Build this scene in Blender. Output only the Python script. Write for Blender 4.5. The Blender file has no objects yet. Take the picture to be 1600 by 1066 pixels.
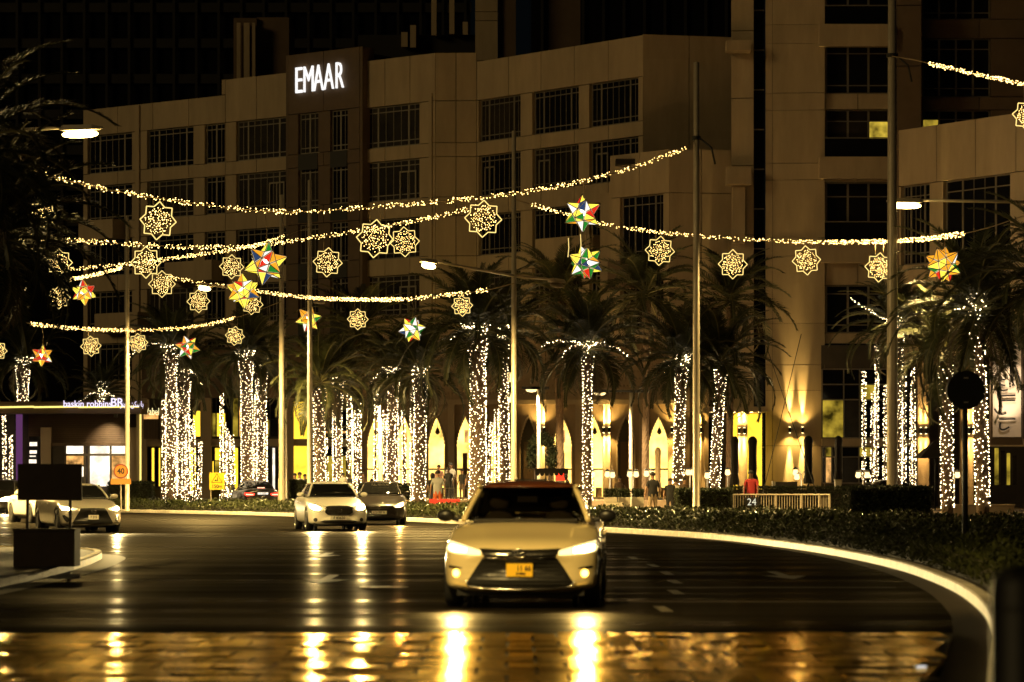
import bpy, bmesh, math, random
import numpy as np
from mathutils import Vector, Matrix, Euler
from mathutils.bvhtree import BVHTree

S = bpy.context.scene
COL = S.collection
rnd = random.Random(7)
nrg = np.random.default_rng(11)
R = math.radians
F, EYE, HOR = 4500.0, 1.45, 755.0          # focal length in 1600-px pixels, eye height, horizon row

# ---------------------------------------------------------------- camera
cd = bpy.data.cameras.new('camera')
cam = bpy.data.objects.new('camera', cd)
COL.objects.link(cam)
cam.location = (0, 0, EYE)
cam.rotation_euler = (R(90), 0, 0)
cd.sensor_width = 36
cd.lens = F / 1600 * 36
cd.shift_y = (HOR - 533) / 1600
cd.clip_start = 0.5
cd.clip_end = 2000
cd.dof.use_dof = True
cd.dof.focus_distance = 100
cd.dof.aperture_fstop = 2.2
S.camera = cam

# ---------------------------------------------------------------- night sky, faint city glow
w = bpy.data.worlds.new('World')
S.world = w
w.use_nodes = True
nt = w.node_tree
bg = nt.nodes['Background']
sky = nt.nodes.new('ShaderNodeTexSky')
sky.sky_type = 'NISHITA'
sky.sun_disc = False
SUN_EL, SUN_AZ = 16, -58                    # the glow comes from the front left
sky.sun_elevation = R(SUN_EL)
sky.sun_rotation = R(180 + SUN_AZ)
nt.links.new(sky.outputs[0], bg.inputs[0])
bg.inputs[1].default_value = 0.0004
sd = bpy.data.lights.new('city_glow', 'SUN')
sd.energy = 0.36
sd.angle = R(14)
sd.color = (1, 0.70, 0.28)
so = bpy.data.objects.new('city_glow', sd)
COL.objects.link(so)
# light travels from the camera's left-behind towards the buildings
dv = Vector((math.sin(R(-SUN_AZ)) * math.cos(R(SUN_EL)), math.cos(R(SUN_AZ)) * math.cos(R(SUN_EL)), -math.sin(R(SUN_EL))))
so.rotation_euler = dv.to_track_quat('-Z', 'Y').to_euler()
so.location = (0, 0, 60)
S.view_settings.view_transform = 'Standard'
S.view_settings.look = 'None'
S.view_settings.exposure = 0
S.view_settings.gamma = 1
S.render.engine = 'CYCLES'
S.cycles.use_denoising = True
S.cycles.max_bounces = 5
S.cycles.diffuse_bounces = 2
S.cycles.glossy_bounces = 3
S.cycles.transmission_bounces = 2
S.cycles.caustics_reflective = False
S.cycles.caustics_refractive = False
S.cycles.sample_clamp_indirect = 4
S.cycles.use_light_tree = True

# ---------------------------------------------------------------- helpers
def wx(px, Y): return (px - 800) * Y / F
def wz(py, Y): return EYE + (HOR - py) * Y / F
def W(px, py, Y): return Vector((wx(px, Y), Y, wz(py, Y)))

def mat(name, col, rough=0.6, metal=0.0, var=None, bump=None, coat=0.0, spec=None):
    m = bpy.data.materials.new(name)
    m.use_nodes = True
    t = m.node_tree
    p = t.nodes['Principled BSDF']
    p.inputs['Base Color'].default_value = (*col, 1)
    p.inputs['Roughness'].default_value = rough
    p.inputs['Metallic'].default_value = metal
    if coat:
        p.inputs['Coat Weight'].default_value = coat
        p.inputs['Coat Roughness'].default_value = 0.05
    if spec is not None:
        p.inputs['Specular IOR Level'].default_value = spec
    tc = t.nodes.new('ShaderNodeTexCoord')
    if var:                                  # (scale, amount): patchy value changes of the surface itself
        n = t.nodes.new('ShaderNodeTexNoise')
        n.inputs['Scale'].default_value = var[0]
        n.inputs['Detail'].default_value = 6
        n.inputs['Roughness'].default_value = 0.65
        if len(var) > 2:                     # streaks run down the wall
            mp = t.nodes.new('ShaderNodeMapping'); mp.inputs['Scale'].default_value = (1.6, 1.6, var[2])
            t.links.new(tc.outputs['Object'], mp.inputs['Vector']); t.links.new(mp.outputs[0], n.inputs['Vector'])
        else: t.links.new(tc.outputs['Object'], n.inputs['Vector'])
        mr = t.nodes.new('ShaderNodeMapRange')
        mr.inputs['From Min'].default_value = 0.25
        mr.inputs['From Max'].default_value = 0.75
        mr.inputs['To Min'].default_value = 1 - var[1]
        mr.inputs['To Max'].default_value = 1 + var[1]
        t.links.new(n.outputs['Fac'], mr.inputs['Value'])
        oi = t.nodes.new('ShaderNodeObjectInfo')
        m2 = t.nodes.new('ShaderNodeMath'); m2.operation = 'MULTIPLY_ADD'
        m2.inputs[1].default_value = var[1] * 0.7
        m2.inputs[2].default_value = 1 - var[1] * 0.35
        t.links.new(oi.outputs['Random'], m2.inputs[0])
        m3 = t.nodes.new('ShaderNodeMath'); m3.operation = 'MULTIPLY'
        t.links.new(mr.outputs[0], m3.inputs[0]); t.links.new(m2.outputs[0], m3.inputs[1])
        mx = t.nodes.new('ShaderNodeVectorMath'); mx.operation = 'SCALE'
        mx.inputs[0].default_value = col
        t.links.new(m3.outputs[0], mx.inputs['Scale'])
        t.links.new(mx.outputs[0], p.inputs['Base Color'])
    if bump:
        n = t.nodes.new('ShaderNodeTexNoise')
        n.inputs['Scale'].default_value = bump[0]
        n.inputs['Detail'].default_value = 5
        t.links.new(tc.outputs['Object'], n.inputs['Vector'])
        b = t.nodes.new('ShaderNodeBump')
        b.inputs['Strength'].default_value = bump[1]
        b.inputs['Distance'].default_value = 0.02
        t.links.new(n.outputs['Fac'], b.inputs['Height'])
        t.links.new(b.outputs[0], p.inputs['Normal'])
    return m

def emat(name, col, strength, sample='AUTO', var=None):
    m = bpy.data.materials.new(name)
    m.use_nodes = True
    t = m.node_tree
    t.nodes.remove(t.nodes['Principled BSDF'])
    e = t.nodes.new('ShaderNodeEmission')
    e.inputs[0].default_value = (*col, 1)
    e.inputs[1].default_value = strength
    t.links.new(e.outputs[0], t.nodes['Material Output'].inputs[0])
    if var:                                  # shapes inside a lit room: furniture, shelves, lamps
        tc = t.nodes.new('ShaderNodeTexCoord')
        n = t.nodes.new('ShaderNodeTexNoise')
        n.inputs['Scale'].default_value = var[0]
        n.inputs['Detail'].default_value = 3
        t.links.new(tc.outputs['Object'], n.inputs['Vector'])
        mr = t.nodes.new('ShaderNodeMapRange')
        mr.inputs['From Min'].default_value = 0.3
        mr.inputs['From Max'].default_value = 0.7
        mr.inputs['To Min'].default_value = strength * (1 - var[1])
        mr.inputs['To Max'].default_value = strength * (1 + var[1])
        t.links.new(n.outputs['Fac'], mr.inputs['Value'])
        t.links.new(mr.outputs[0], e.inputs[1])
    m.cycles.emission_sampling = sample
    return m

class MB:
    """collects shapes and links them as one mesh object"""
    def __init__(self): self.v = []; self.f = []; self.mi = []; self.cur = 0
    def add(self, vs, fs):
        b = len(self.v)
        self.v += [tuple(x) for x in vs]
        self.f += [tuple(i + b for i in q) for q in fs]
        self.mi += [self.cur] * len(fs)
        return self
    def box(self, x0, x1, y0, y1, z0, z1):
        return self.add([(x0,y0,z0),(x1,y0,z0),(x1,y1,z0),(x0,y1,z0),(x0,y0,z1),(x1,y0,z1),(x1,y1,z1),(x0,y1,z1)],
                        [(0,3,2,1),(4,5,6,7),(0,1,5,4),(1,2,6,5),(2,3,7,6),(3,0,4,7)])
    def obox(self, o, ux, uy, uz, a0, a1, b0, b1, c0, c1):
        o, ux, uy, uz = Vector(o), Vector(ux), Vector(uy), Vector(uz)
        p = lambda a, b, c: o + ux*a + uy*b + uz*c
        return self.add([p(a0,b0,c0),p(a1,b0,c0),p(a1,b1,c0),p(a0,b1,c0),p(a0,b0,c1),p(a1,b0,c1),p(a1,b1,c1),p(a0,b1,c1)],
                        [(0,3,2,1),(4,5,6,7),(0,1,5,4),(1,2,6,5),(2,3,7,6),(3,0,4,7)])
    def tube(self, pts, rad, n=8, cap=True):
        pts = [Vector(p) for p in pts]
        m = len(pts)
        rads = rad if isinstance(rad, (list, tuple)) else [rad] * m
        vs, fs = [], []
        up = None
        for i, p in enumerate(pts):
            d = (pts[min(i+1, m-1)] - pts[max(i-1, 0)]).normalized()
            if up is None:
                a = Vector((0,0,1)) if abs(d.z) < 0.9 else Vector((1,0,0))
                up = d.cross(a).normalized()
            up = (up - d * up.dot(d)).normalized()
            s = d.cross(up)
            for k in range(n):
                t = 2*math.pi*k/n
                vs.append(p + (up*math.cos(t) + s*math.sin(t)) * rads[i])
        for i in range(m-1):
            for k in range(n):
                fs.append((i*n+k, i*n+(k+1)%n, (i+1)*n+(k+1)%n, (i+1)*n+k))
        if cap:
            fs.append(tuple(range(n-1, -1, -1))); fs.append(tuple((m-1)*n+k for k in range(n)))
        return self.add(vs, fs)
    def ring(self, pts, rad, n=6):
        pts = [Vector(p) for p in pts]; m = len(pts)
        c = sum(pts, Vector()) / m
        nn = (pts[0]-c).cross(pts[max(1, m//4)]-c).normalized()
        vs, fs = [], []
        for i, p in enumerate(pts):
            d = (pts[(i+1)%m] - pts[i-1]).normalized()
            s = d.cross(nn)
            for k in range(n):
                t = 2*math.pi*k/n
                vs.append(p + (nn*math.cos(t) + s*math.sin(t)) * rad)
        for i in range(m):
            j = (i+1) % m
            for k in range(n):
                fs.append((i*n+k, i*n+(k+1)%n, j*n+(k+1)%n, j*n+k))
        return self.add(vs, fs)
    def lathe(self, prof, c=(0,0,0), n=16, axis='z'):
        vs, fs = [], []
        for r, h in prof:
            for k in range(n):
                t = 2*math.pi*k/n
                q = (r*math.cos(t), r*math.sin(t), h)
                if axis == 'x': q = (h, q[0], q[1])
                if axis == 'y': q = (q[0], h, q[1])
                vs.append((q[0]+c[0], q[1]+c[1], q[2]+c[2]))
        m = len(prof)
        for i in range(m-1):
            for k in range(n):
                fs.append((i*n+k, i*n+(k+1)%n, (i+1)*n+(k+1)%n, (i+1)*n+k))
        fs.append(tuple(range(n-1, -1, -1))); fs.append(tuple((m-1)*n+k for k in range(n)))
        return self.add(vs, fs)
    def poly(self, pts, z0, z1):
        n = len(pts)
        vs = [(x,y,z0) for x,y in pts] + [(x,y,z1) for x,y in pts]
        fs = [tuple(range(n-1,-1,-1)), tuple(range(n, 2*n))] + [(i,(i+1)%n,(i+1)%n+n,i+n) for i in range(n)]
        return self.add(vs, fs)
    def mesh(self, name, mats, smooth=False, off=None):
        me = bpy.data.meshes.new(name)
        vs = self.v if off is None else [(x-off[0], y-off[1], z-off[2]) for x, y, z in self.v]
        me.from_pydata(vs, [], self.f)
        for m in (mats if isinstance(mats, (list, tuple)) else [mats]): me.materials.append(m)
        if any(self.mi): me.polygons.foreach_set('material_index', self.mi)
        if smooth: me.polygons.foreach_set('use_smooth', [True]*len(me.polygons))
        return me
    def build(self, name, mats, parent=None, smooth=False, local=False, kind=None, label=None):
        off = None
        if parent is not None and not local:
            off = absloc(parent)
        o = bpy.data.objects.new(name, self.mesh(name, mats, smooth, off))
        COL.objects.link(o)
        if parent is not None: o.parent = parent
        if kind: o['kind'] = kind
        if label: o['label'] = label
        return o

def absloc(o):
    v = Vector(o.location)
    while o.parent is not None:
        o = o.parent
        v = v + Vector(o.location)
    return v

def tag(o, label, cat, group=None, kind=None):
    o['label'] = label; o['category'] = cat
    if group: o['group'] = group
    if kind: o['kind'] = kind
    return o

def thing(name, label, cat, loc=(0,0,0), rz=0.0, group=None):
    o = bpy.data.objects.new(name, None)
    o.empty_display_size = 0.3
    COL.objects.link(o)
    o.location = loc
    o.rotation_euler = (0, 0, rz)
    return tag(o, label, cat, group)

def link(name, me, parent=None, loc=(0,0,0), rot=(0,0,0), scl=(1,1,1), kind=None):
    o = bpy.data.objects.new(name, me)
    COL.objects.link(o)
    o.location = loc; o.rotation_euler = rot; o.scale = scl
    if parent is not None: o.parent = parent
    if kind: o['kind'] = kind
    return o

def struct(o): o['kind'] = 'structure'; return o

def bulbs_mesh(name, pts, r, m):
    """tiny octahedral lamps at the points, one mesh"""
    pts = np.asarray(pts, dtype=np.float32).reshape(-1, 3)
    n = len(pts)
    base = np.array([(1,0,0),(-1,0,0),(0,1,0),(0,-1,0),(0,0,1),(0,0,-1)], dtype=np.float32) * r
    fc = np.array([(0,2,4),(2,1,4),(1,3,4),(3,0,4),(2,0,5),(1,2,5),(3,1,5),(0,3,5)])
    v = (pts[:,None,:] + base[None] * nrg.uniform(0.65, 1.3, (n,1,1)).astype(np.float32)).reshape(-1, 3)
    f = (fc[None] + (np.arange(n)*6)[:,None,None]).reshape(-1, 3)
    me = bpy.data.meshes.new(name)
    me.from_pydata(v.tolist(), [], f.tolist())
    me.materials.append(m)
    return me

def quads_mesh(name, V, m):
    """V: (n,4,3) array -> one mesh of n separate quads"""
    n = len(V)
    me = bpy.data.meshes.new(name)
    me.vertices.add(n*4); me.loops.add(n*4); me.polygons.add(n)
    me.vertices.foreach_set('co', V.reshape(-1).astype(np.float32))
    me.loops.foreach_set('vertex_index', np.arange(n*4, dtype=np.int32))
    me.polygons.foreach_set('loop_start', np.arange(n, dtype=np.int32)*4)
    me.polygons.foreach_set('loop_total', np.full(n, 4, dtype=np.int32))
    me.update(calc_edges=True)
    me.materials.append(m)
    return me

def text_mesh(s, size, m, extrude=0.01, sx=1.0, align='CENTER', bold=0.0):
    c = bpy.data.curves.new('lettering', 'FONT')
    c.body = s; c.size = size; c.extrude = extrude; c.align_x = align; c.align_y = 'CENTER'
    c.resolution_u = 3
    c.offset = bold
    o = bpy.data.objects.new('lettering', c)
    COL.objects.link(o)
    dg = bpy.context.evaluated_depsgraph_get()
    me = bpy.data.meshes.new_from_object(o.evaluated_get(dg))
    bpy.data.objects.remove(o)
    for v in me.vertices: v.co.x *= sx
    me.materials.clear(); me.materials.append(m)
    return me

def put_text(name, s, size, m, loc, parent=None, rz=0.0, extrude=0.01, sx=1.0, align='CENTER', roll=0.0, local=False, bold=0.0):
    me = text_mesh(s, size, m, extrude, sx, align, bold)
    rot = (Matrix.Rotation(rz, 3, 'Z') @ Matrix.Rotation(R(90), 3, 'X') @ Matrix.Rotation(roll, 3, 'Z')).to_euler()
    l = Vector(loc)
    if parent is not None and not local: l = l - absloc(parent)
    return link(name, me, parent, l, rot)

# ---------------------------------------------------------------- materials
M = {}
M['stone'] = mat('pale stone cladding', (0.42, 0.325, 0.205), 0.75, var=(0.7, 0.17, 0.35), bump=(14, 0.25))
M['stone_brown'] = mat('brown stone cladding', (0.13, 0.085, 0.05), 0.7, var=(0.8, 0.18), bump=(14, 0.25))
M['joint'] = mat('dark joint backing', (0.025, 0.019, 0.013), 0.9)
M['frame'] = mat('window frame metal', (0.22, 0.19, 0.14), 0.45, metal=0.3)
M['glass'] = mat('dark window glass', (0.008, 0.008, 0.010), 0.08, spec=0.25)
M['glass_dim'] = mat('dark curtained window glass', (0.024, 0.020, 0.015), 0.25, spec=0.3, var=(0.7, 0.7))
M['dark_clad'] = mat('dark tower cladding', (0.012, 0.010, 0.007), 0.6, var=(0.3, 0.4))
M['plaster'] = mat('arcade plaster', (0.34, 0.25, 0.15), 0.8, var=(1.5, 0.15), bump=(25, 0.3))
M['dark_wall'] = mat('dark shop wall', (0.05, 0.038, 0.028), 0.6, var=(2, 0.2))
M['metal'] = mat('galvanised pole', (0.52, 0.45, 0.34), 0.40, metal=0.25, var=(3, 0.12))
M['black'] = mat('black painted metal', (0.006, 0.0055, 0.005), 0.55, var=(6, 0.3))
M['rubber'] = mat('tyre rubber', (0.012, 0.012, 0.012), 0.8)
M['chrome'] = mat('chrome', (0.75, 0.72, 0.66), 0.2, metal=1.0)
M['alloy'] = mat('alloy wheel', (0.55, 0.52, 0.46), 0.25, metal=1.0)
M['grille'] = mat('black grille plastic', (0.010, 0.009, 0.008), 0.35)
M['carglass'] = mat('tinted car glass', (0.006, 0.006, 0.006), 0.04, spec=0.5)
M['white_paint'] = mat('white road paint', (0.085, 0.075, 0.055), 0.6, var=(8, 0.6))
M['kerb'] = mat('white painted kerb', (0.80, 0.74, 0.62), 0.55, var=(5, 0.25), bump=(20, 0.3))
M['concrete'] = mat('gutter concrete', (0.060, 0.047, 0.032), 0.6, var=(2.5, 0.35), bump=(18, 0.4))
M['kerb_glow'] = mat('yellow kerb glow', (0.62, 0.42, 0.03), 0.5, var=(5, 0.3))
M['island'] = mat('dark island paving', (0.035, 0.027, 0.018), 0.6, var=(2, 0.3))
M['pavement'] = mat('plaza paving', (0.16, 0.12, 0.085), 0.5, var=(1.5, 0.25), bump=(10, 0.3))
M['soil'] = mat('planting soil', (0.02, 0.016, 0.010), 0.95)
M['trunk'] = mat('palm bark', (0.13, 0.085, 0.05), 0.85, var=(5, 0.35), bump=(9, 0.8))
M['frond'] = mat('palm leaf', (0.040, 0.046, 0.014), 0.5, var=(2, 0.35))
M['frond_dry'] = mat('dry palm leaf', (0.09, 0.065, 0.03), 0.7, var=(2, 0.3))
M['rachis'] = mat('palm leaf stalk', (0.13, 0.12, 0.045), 0.6)
M['leaf'] = mat('ground cover leaf', (0.055, 0.064, 0.021), 0.30, var=(1.2, 0.5))
M['hedge'] = mat('clipped hedge leaf', (0.028, 0.036, 0.012), 0.6, var=(3, 0.4))
M['pot'] = mat('pale planter', (0.42, 0.37, 0.28), 0.6, var=(4, 0.15))
M['wood'] = mat('dark brown sign board', (0.035, 0.022, 0.014), 0.7, var=(3, 0.3))
M['fabric_dark'] = mat('dark parasol cloth', (0.018, 0.014, 0.010), 0.85, var=(4, 0.3))
M['fabric_beige'] = mat('beige parasol cloth', (0.30, 0.22, 0.12), 0.85, var=(4, 0.2))
M['banner'] = mat('white banner cloth', (0.62, 0.50, 0.38), 0.8, var=(1.5, 0.08))
M['ink'] = mat('dark print', (0.02, 0.015, 0.012), 0.7)
M['sign_yellow'] = mat('yellow sign face', (0.85, 0.62, 0.02), 0.5)
M['sign_orange'] = mat('orange sign face', (0.50, 0.20, 0.025), 0.5)
M['plate_white'] = mat('white number plate', (0.75, 0.70, 0.60), 0.5)
M['plate_yellow'] = mat('yellow number plate', (0.95, 0.58, 0.03), 0.45)
M['wire'] = mat('hanging wire', (0.30, 0.22, 0.12), 0.6)
M['cable'] = mat('black cable', (0.012, 0.01, 0.009), 0.7)
M['red_plastic'] = mat('red barrier plastic', (0.75, 0.02, 0.015), 0.45)
M['bulb'] = emat('fairy light bulb', (1.0, 0.77, 0.42), 14.0)
M['bulb_warm'] = emat('garland bulb', (1.0, 0.64, 0.19), 10.0)
M['neon'] = emat('rope light', (1.0, 0.72, 0.22), 1.5)
M['lamp'] = emat('street lamp diffuser', (1.0, 0.70, 0.22), 30.0)
M['lantern'] = emat('lantern glass', (1.0, 0.70, 0.28), 2.6)
M['arch_light'] = emat('lit arch window', (1.0, 0.63, 0.13), 2.7, var=(0.9, 0.62))
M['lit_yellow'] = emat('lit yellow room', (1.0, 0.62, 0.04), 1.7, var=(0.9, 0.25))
M['lit_white'] = emat('lit shop interior', (1.0, 0.86, 0.66), 1.7, var=(1.1, 0.6))
M['lit_warm'] = emat('lit warm interior', (1.0, 0.50, 0.14), 0.9, var=(2.0, 0.8))
M['lit_dim'] = emat('dim yellow interior', (0.9, 0.62, 0.06), 0.32, var=(1.4, 0.9))
M['sign_white'] = emat('white sign letters', (1.0, 0.98, 0.96), 1.15)
M['sign_violet'] = emat('violet white sign letters', (0.86, 0.76, 1.0), 1.3)
M['sign_strip'] = emat('yellow light strip', (1.0, 0.80, 0.20), 1.5)
M['sign_cream'] = emat('cream sign letters', (1.0, 0.85, 0.40), 1.6)
M['purple'] = emat('purple lit column', (0.28, 0.09, 0.30), 0.4)
M['sconce'] = emat('wall sconce lens', (1.0, 0.72, 0.28), 14.0)
M['head_white'] = emat('xenon headlight', (1.0, 0.68, 0.22), 2600.0)
M['head_warm'] = emat('warm headlight', (1.0, 0.60, 0.12), 220.0)
M['head_dim'] = emat('headlight lens glow', (1.0, 0.78, 0.32), 2.2)
M['fog'] = emat('fog lamp', (1.0, 0.54, 0.09), 9.0)
M['head_warm_dim'] = emat('warm headlight, dimmer side', (1.0, 0.60, 0.12), 22.0)
M['lit_room'] = emat('lit flat', (0.95, 0.66, 0.07), 0.5, var=(1.6, 0.8))
M['orange_head'] = emat('orange headlight', (1.0, 0.46, 0.07), 400.0)
M['tail'] = emat('tail light', (1.0, 0.03, 0.015), 5.0)
M['tail_core'] = emat('tail light core', (1.0, 0.35, 0.22), 5.0)
M['red_glow'] = emat('red light box', (1.0, 0.03, 0.01), 3.0)
# ---------------------------------------------------------------- road, kerb, crossing, island
def road_mat(name, col, r0, r1, wave, wscale, fine, dist=0.03, spec=0.5, gloss=None, tint=(1, .93, .80, 1)):
    m = bpy.data.materials.new(name); m.use_nodes = True
    t = m.node_tree; p = t.nodes['Principled BSDF']; p.inputs['Specular IOR Level'].default_value = spec
    tc = t.nodes.new('ShaderNodeTexCoord')
    mp = t.nodes.new('ShaderNodeMapping'); mp.inputs['Scale'].default_value = wscale
    t.links.new(tc.outputs['Object'], mp.inputs['Vector'])
    n = t.nodes.new('ShaderNodeTexNoise'); n.inputs['Scale'].default_value = 1.0
    n.inputs['Detail'].default_value = 4; n.inputs['Roughness'].default_value = 0.6
    t.links.new(mp.outputs[0], n.inputs['Vector'])
    mr = t.nodes.new('ShaderNodeMapRange')
    mr.inputs['From Min'].default_value = 0.32; mr.inputs['From Max'].default_value = 0.68
    mr.inputs['To Min'].default_value = r0; mr.inputs['To Max'].default_value = r1
    t.links.new(n.outputs['Fac'], mr.inputs['Value'])
    t.links.new(mr.outputs[0], p.inputs['Roughness'])
    n2 = t.nodes.new('ShaderNodeTexNoise'); n2.inputs['Scale'].default_value = fine
    n2.inputs['Detail'].default_value = 3
    t.links.new(tc.outputs['Object'], n2.inputs['Vector'])
    mr2 = t.nodes.new('ShaderNodeMapRange')
    mr2.inputs['From Min'].default_value = 0.3; mr2.inputs['From Max'].default_value = 0.7
    mr2.inputs['To Min'].default_value = 0.7; mr2.inputs['To Max'].default_value = 1.3
    t.links.new(n2.outputs['Fac'], mr2.inputs['Value'])
    vm = t.nodes.new('ShaderNodeVectorMath'); vm.operation = 'SCALE'; vm.inputs[0].default_value = col
    t.links.new(mr2.outputs[0], vm.inputs['Scale']); t.links.new(vm.outputs[0], p.inputs['Base Color'])
    b = t.nodes.new('ShaderNodeBump'); b.inputs['Strength'].default_value = wave; b.inputs['Distance'].default_value = dist
    t.links.new(n.outputs['Fac'], b.inputs['Height'])
    b2 = t.nodes.new('ShaderNodeBump'); b2.inputs['Strength'].default_value = wave*0.6; b2.inputs['Distance'].default_value = 0.004
    t.links.new(n2.outputs['Fac'], b2.inputs['Height']); t.links.new(b.outputs[0], b2.inputs['Normal'])
    t.links.new(b2.outputs[0], p.inputs['Normal'])
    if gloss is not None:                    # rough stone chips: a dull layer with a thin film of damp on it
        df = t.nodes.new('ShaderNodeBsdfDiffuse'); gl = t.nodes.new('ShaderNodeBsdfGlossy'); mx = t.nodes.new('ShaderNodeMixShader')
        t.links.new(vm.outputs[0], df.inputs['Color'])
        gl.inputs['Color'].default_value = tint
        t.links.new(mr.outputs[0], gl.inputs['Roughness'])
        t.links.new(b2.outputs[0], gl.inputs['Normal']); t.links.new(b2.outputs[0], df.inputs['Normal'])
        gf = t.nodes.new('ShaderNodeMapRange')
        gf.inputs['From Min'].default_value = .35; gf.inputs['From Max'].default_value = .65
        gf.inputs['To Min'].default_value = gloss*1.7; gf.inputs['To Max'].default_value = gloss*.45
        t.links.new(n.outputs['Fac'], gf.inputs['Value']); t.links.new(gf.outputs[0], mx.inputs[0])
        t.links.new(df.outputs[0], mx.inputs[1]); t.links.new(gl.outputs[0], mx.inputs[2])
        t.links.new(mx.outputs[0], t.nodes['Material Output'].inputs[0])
    return m
M['asphalt'] = road_mat('damp asphalt', (0.006, 0.0048, 0.0033), 0.19, 0.42, 0.4, (0.05, 0.55, 1), 9, 0.03, 0.05, 0.045)
M['paver'] = road_mat('wet polished paver', (0.05, 0.026, 0.006), 0.10, 0.22, 0.5, (0.6, 2.2, 1), 14, 0.012, 1.0, 0.62, (1, .74, .32, 1))  # amber gloss tint: the golden look of the reflections is put into the colour

struct(MB().add([(-300,-40,0),(300,-40,0),(300,900,0),(-300,900,0)], [(0,1,2,3)]).build('road', M['asphalt']))

KP = [(-62,176),(-44,168),(-27.6,155),(-18.9,142),(-9.76,125.5),(-2.3,103.6),(2.82,84.7),(5.0,75),(5.92,66.6),(6.41,57.7),(6.44,48.3),(5.97,39.5),(5.29,32.6),(4.62,27.8),(3.8,22.9),(2.5,15.5),(1.2,9.5)]
def catmull(P, step):
    P = [Vector((a, b, 0)) for a, b in P]
    P = [P[0]*2-P[1]] + P + [P[-1]*2-P[-2]]
    out = []
    for i in range(1, len(P)-2):
        for k in range(24):
            t = k/24
            a, b, c, d = P[i-1:i+3]
            out.append(0.5*((2*b)+(c-a)*t+(2*a-5*b+4*c-d)*t*t+(3*b-a-3*c+d)*t**3))
    out.append(P[-2])
    res = [out[0]]; acc = 0
    for i in range(1, len(out)):
        seg = (out[i]-out[i-1]).length
        while acc + seg >= step:
            r = (step-acc)/seg
            q = out[i-1].lerp(out[i], r)
            res.append(q); out[i-1] = q; seg = (out[i]-q).length; acc = 0
        acc += seg
    return res
KC = catmull(KP, 0.9)
def knorm(C):
    N = []
    for i in range(len(C)):
        d = (C[min(i+1, len(C)-1)] - C[max(i-1, 0)]).normalized()
        N.append(Vector((-d.y, d.x, 0)))        # running from far left to near right: this points away from the road
    return N
KN = knorm(KC)
def curve_stones(parent, C, N, wd, ht, m, joint=0.008):
    for i in range(len(C)-1):
        a, b = C[i], C[i+1]; d = (b-a).normalized()*joint
        a2, b2 = a+d, b-d
        h = ht + rnd.uniform(-0.004, 0.004)
        base = [a2, b2, b2+N[i+1]*wd, a2+N[i]*wd]
        bev = 0.02
        top = [a2+N[i]*bev, b2+N[i+1]*bev, b2+N[i+1]*(wd-0.01), a2+N[i]*(wd-0.01)]
        mb = MB()
        mb.add([(p.x,p.y,-0.02) for p in base] + [(p.x,p.y,h-bev) for p in base] + [(p.x,p.y,h) for p in top],
               [(0,1,5,4),(1,2,6,5),(2,3,7,6),(3,0,4,7),(4,5,9,8),(5,6,10,9),(6,7,11,10),(7,4,8,11),(8,9,10,11)])
        mb.build('kerb_stone', m(a) if callable(m) else m, parent)
kerb = struct(MB().add([v for i in range(len(KC)) for v in ((KC[i]+KN[i]*0.02+Vector((0,0,0.10))), (KC[i]+KN[i]*0.15+Vector((0,0,0.10))))],
                       [(2*i, 2*i+2, 2*i+3, 2*i+1) for i in range(len(KC)-1)]).build('kerb', M['joint']))
if (KN[60]).y < 0: KN = [-n for n in KN]
curve_stones(kerb, KC, KN, 0.17, 0.15, M['kerb'])
gut = MB().add([v for i in range(len(KC)) for v in ((KC[i]-KN[i]*0.36+Vector((0,0,0.006))), (KC[i]+Vector((0,0,0.006))))],
               [(2*i, 2*i+2, 2*i+3, 2*i+1) for i in range(len(KC)-1)])
struct(gut.build('gutter', M['concrete']))
pl = [(p+n*0.16) for p, n in zip(KC, KN)]
plv = [(p.x,p.y,0.12) for p in pl] + [(90,9,0.12),(90,330,0.12),(-130,330,0.12),(-130,176,0.12)]
struct(MB().add(plv, [tuple(range(len(plv)))]).build('plaza_paving', M['pavement']))

# raised crossing of pavers
def gutx(Y):
    best = min(range(len(KC)), key=lambda i: abs(KC[i].y-Y) + (0 if KC[i].x > -1 else 99))
    return KC[best].x - 0.40
cr = struct(MB().poly([(-9,17),(gutx(17),17),(gutx(20),20),(gutx(23),23),(gutx(26.4),26.4),(-9,26.4)], 0.004, 0.07).build('paved_crossing', M['joint']))
PW, PL = 0.44, 0.72
y = 18.5; row = 0
while y < 26.3:
    x = -6.2 - (row % 2)*PW/2
    while x < 5:
        y1 = min(y+PL, 26.4)
        xa, xb = x+0.013, x+PW-0.013
        ra, rb = min(xb, gutx(y)), min(xb, gutx(y1))
        if ra-xa > 0.05 and rb-xa > 0.05:
            t = rnd.uniform(-0.005, 0.005); u = rnd.uniform(-0.006, 0.006)
            z = 0.080 + rnd.uniform(-0.0015, 0.0015)
            ya, yb = y+0.016, y1-0.016
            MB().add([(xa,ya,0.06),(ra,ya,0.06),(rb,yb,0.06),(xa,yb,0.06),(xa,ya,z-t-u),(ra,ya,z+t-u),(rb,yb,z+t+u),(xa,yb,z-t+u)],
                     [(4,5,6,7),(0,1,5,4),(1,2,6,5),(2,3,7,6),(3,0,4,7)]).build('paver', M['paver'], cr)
        x += PW
    y += PL; row += 1
struct(MB().add([(-9,26.4,0.074),(gutx(26.4),26.4,0.074),(gutx(27.8),27.8,0.004),(-9,27.8,0.004)], [(0,1,2,3)]).build('crossing_ramp', M['asphalt']))

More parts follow.
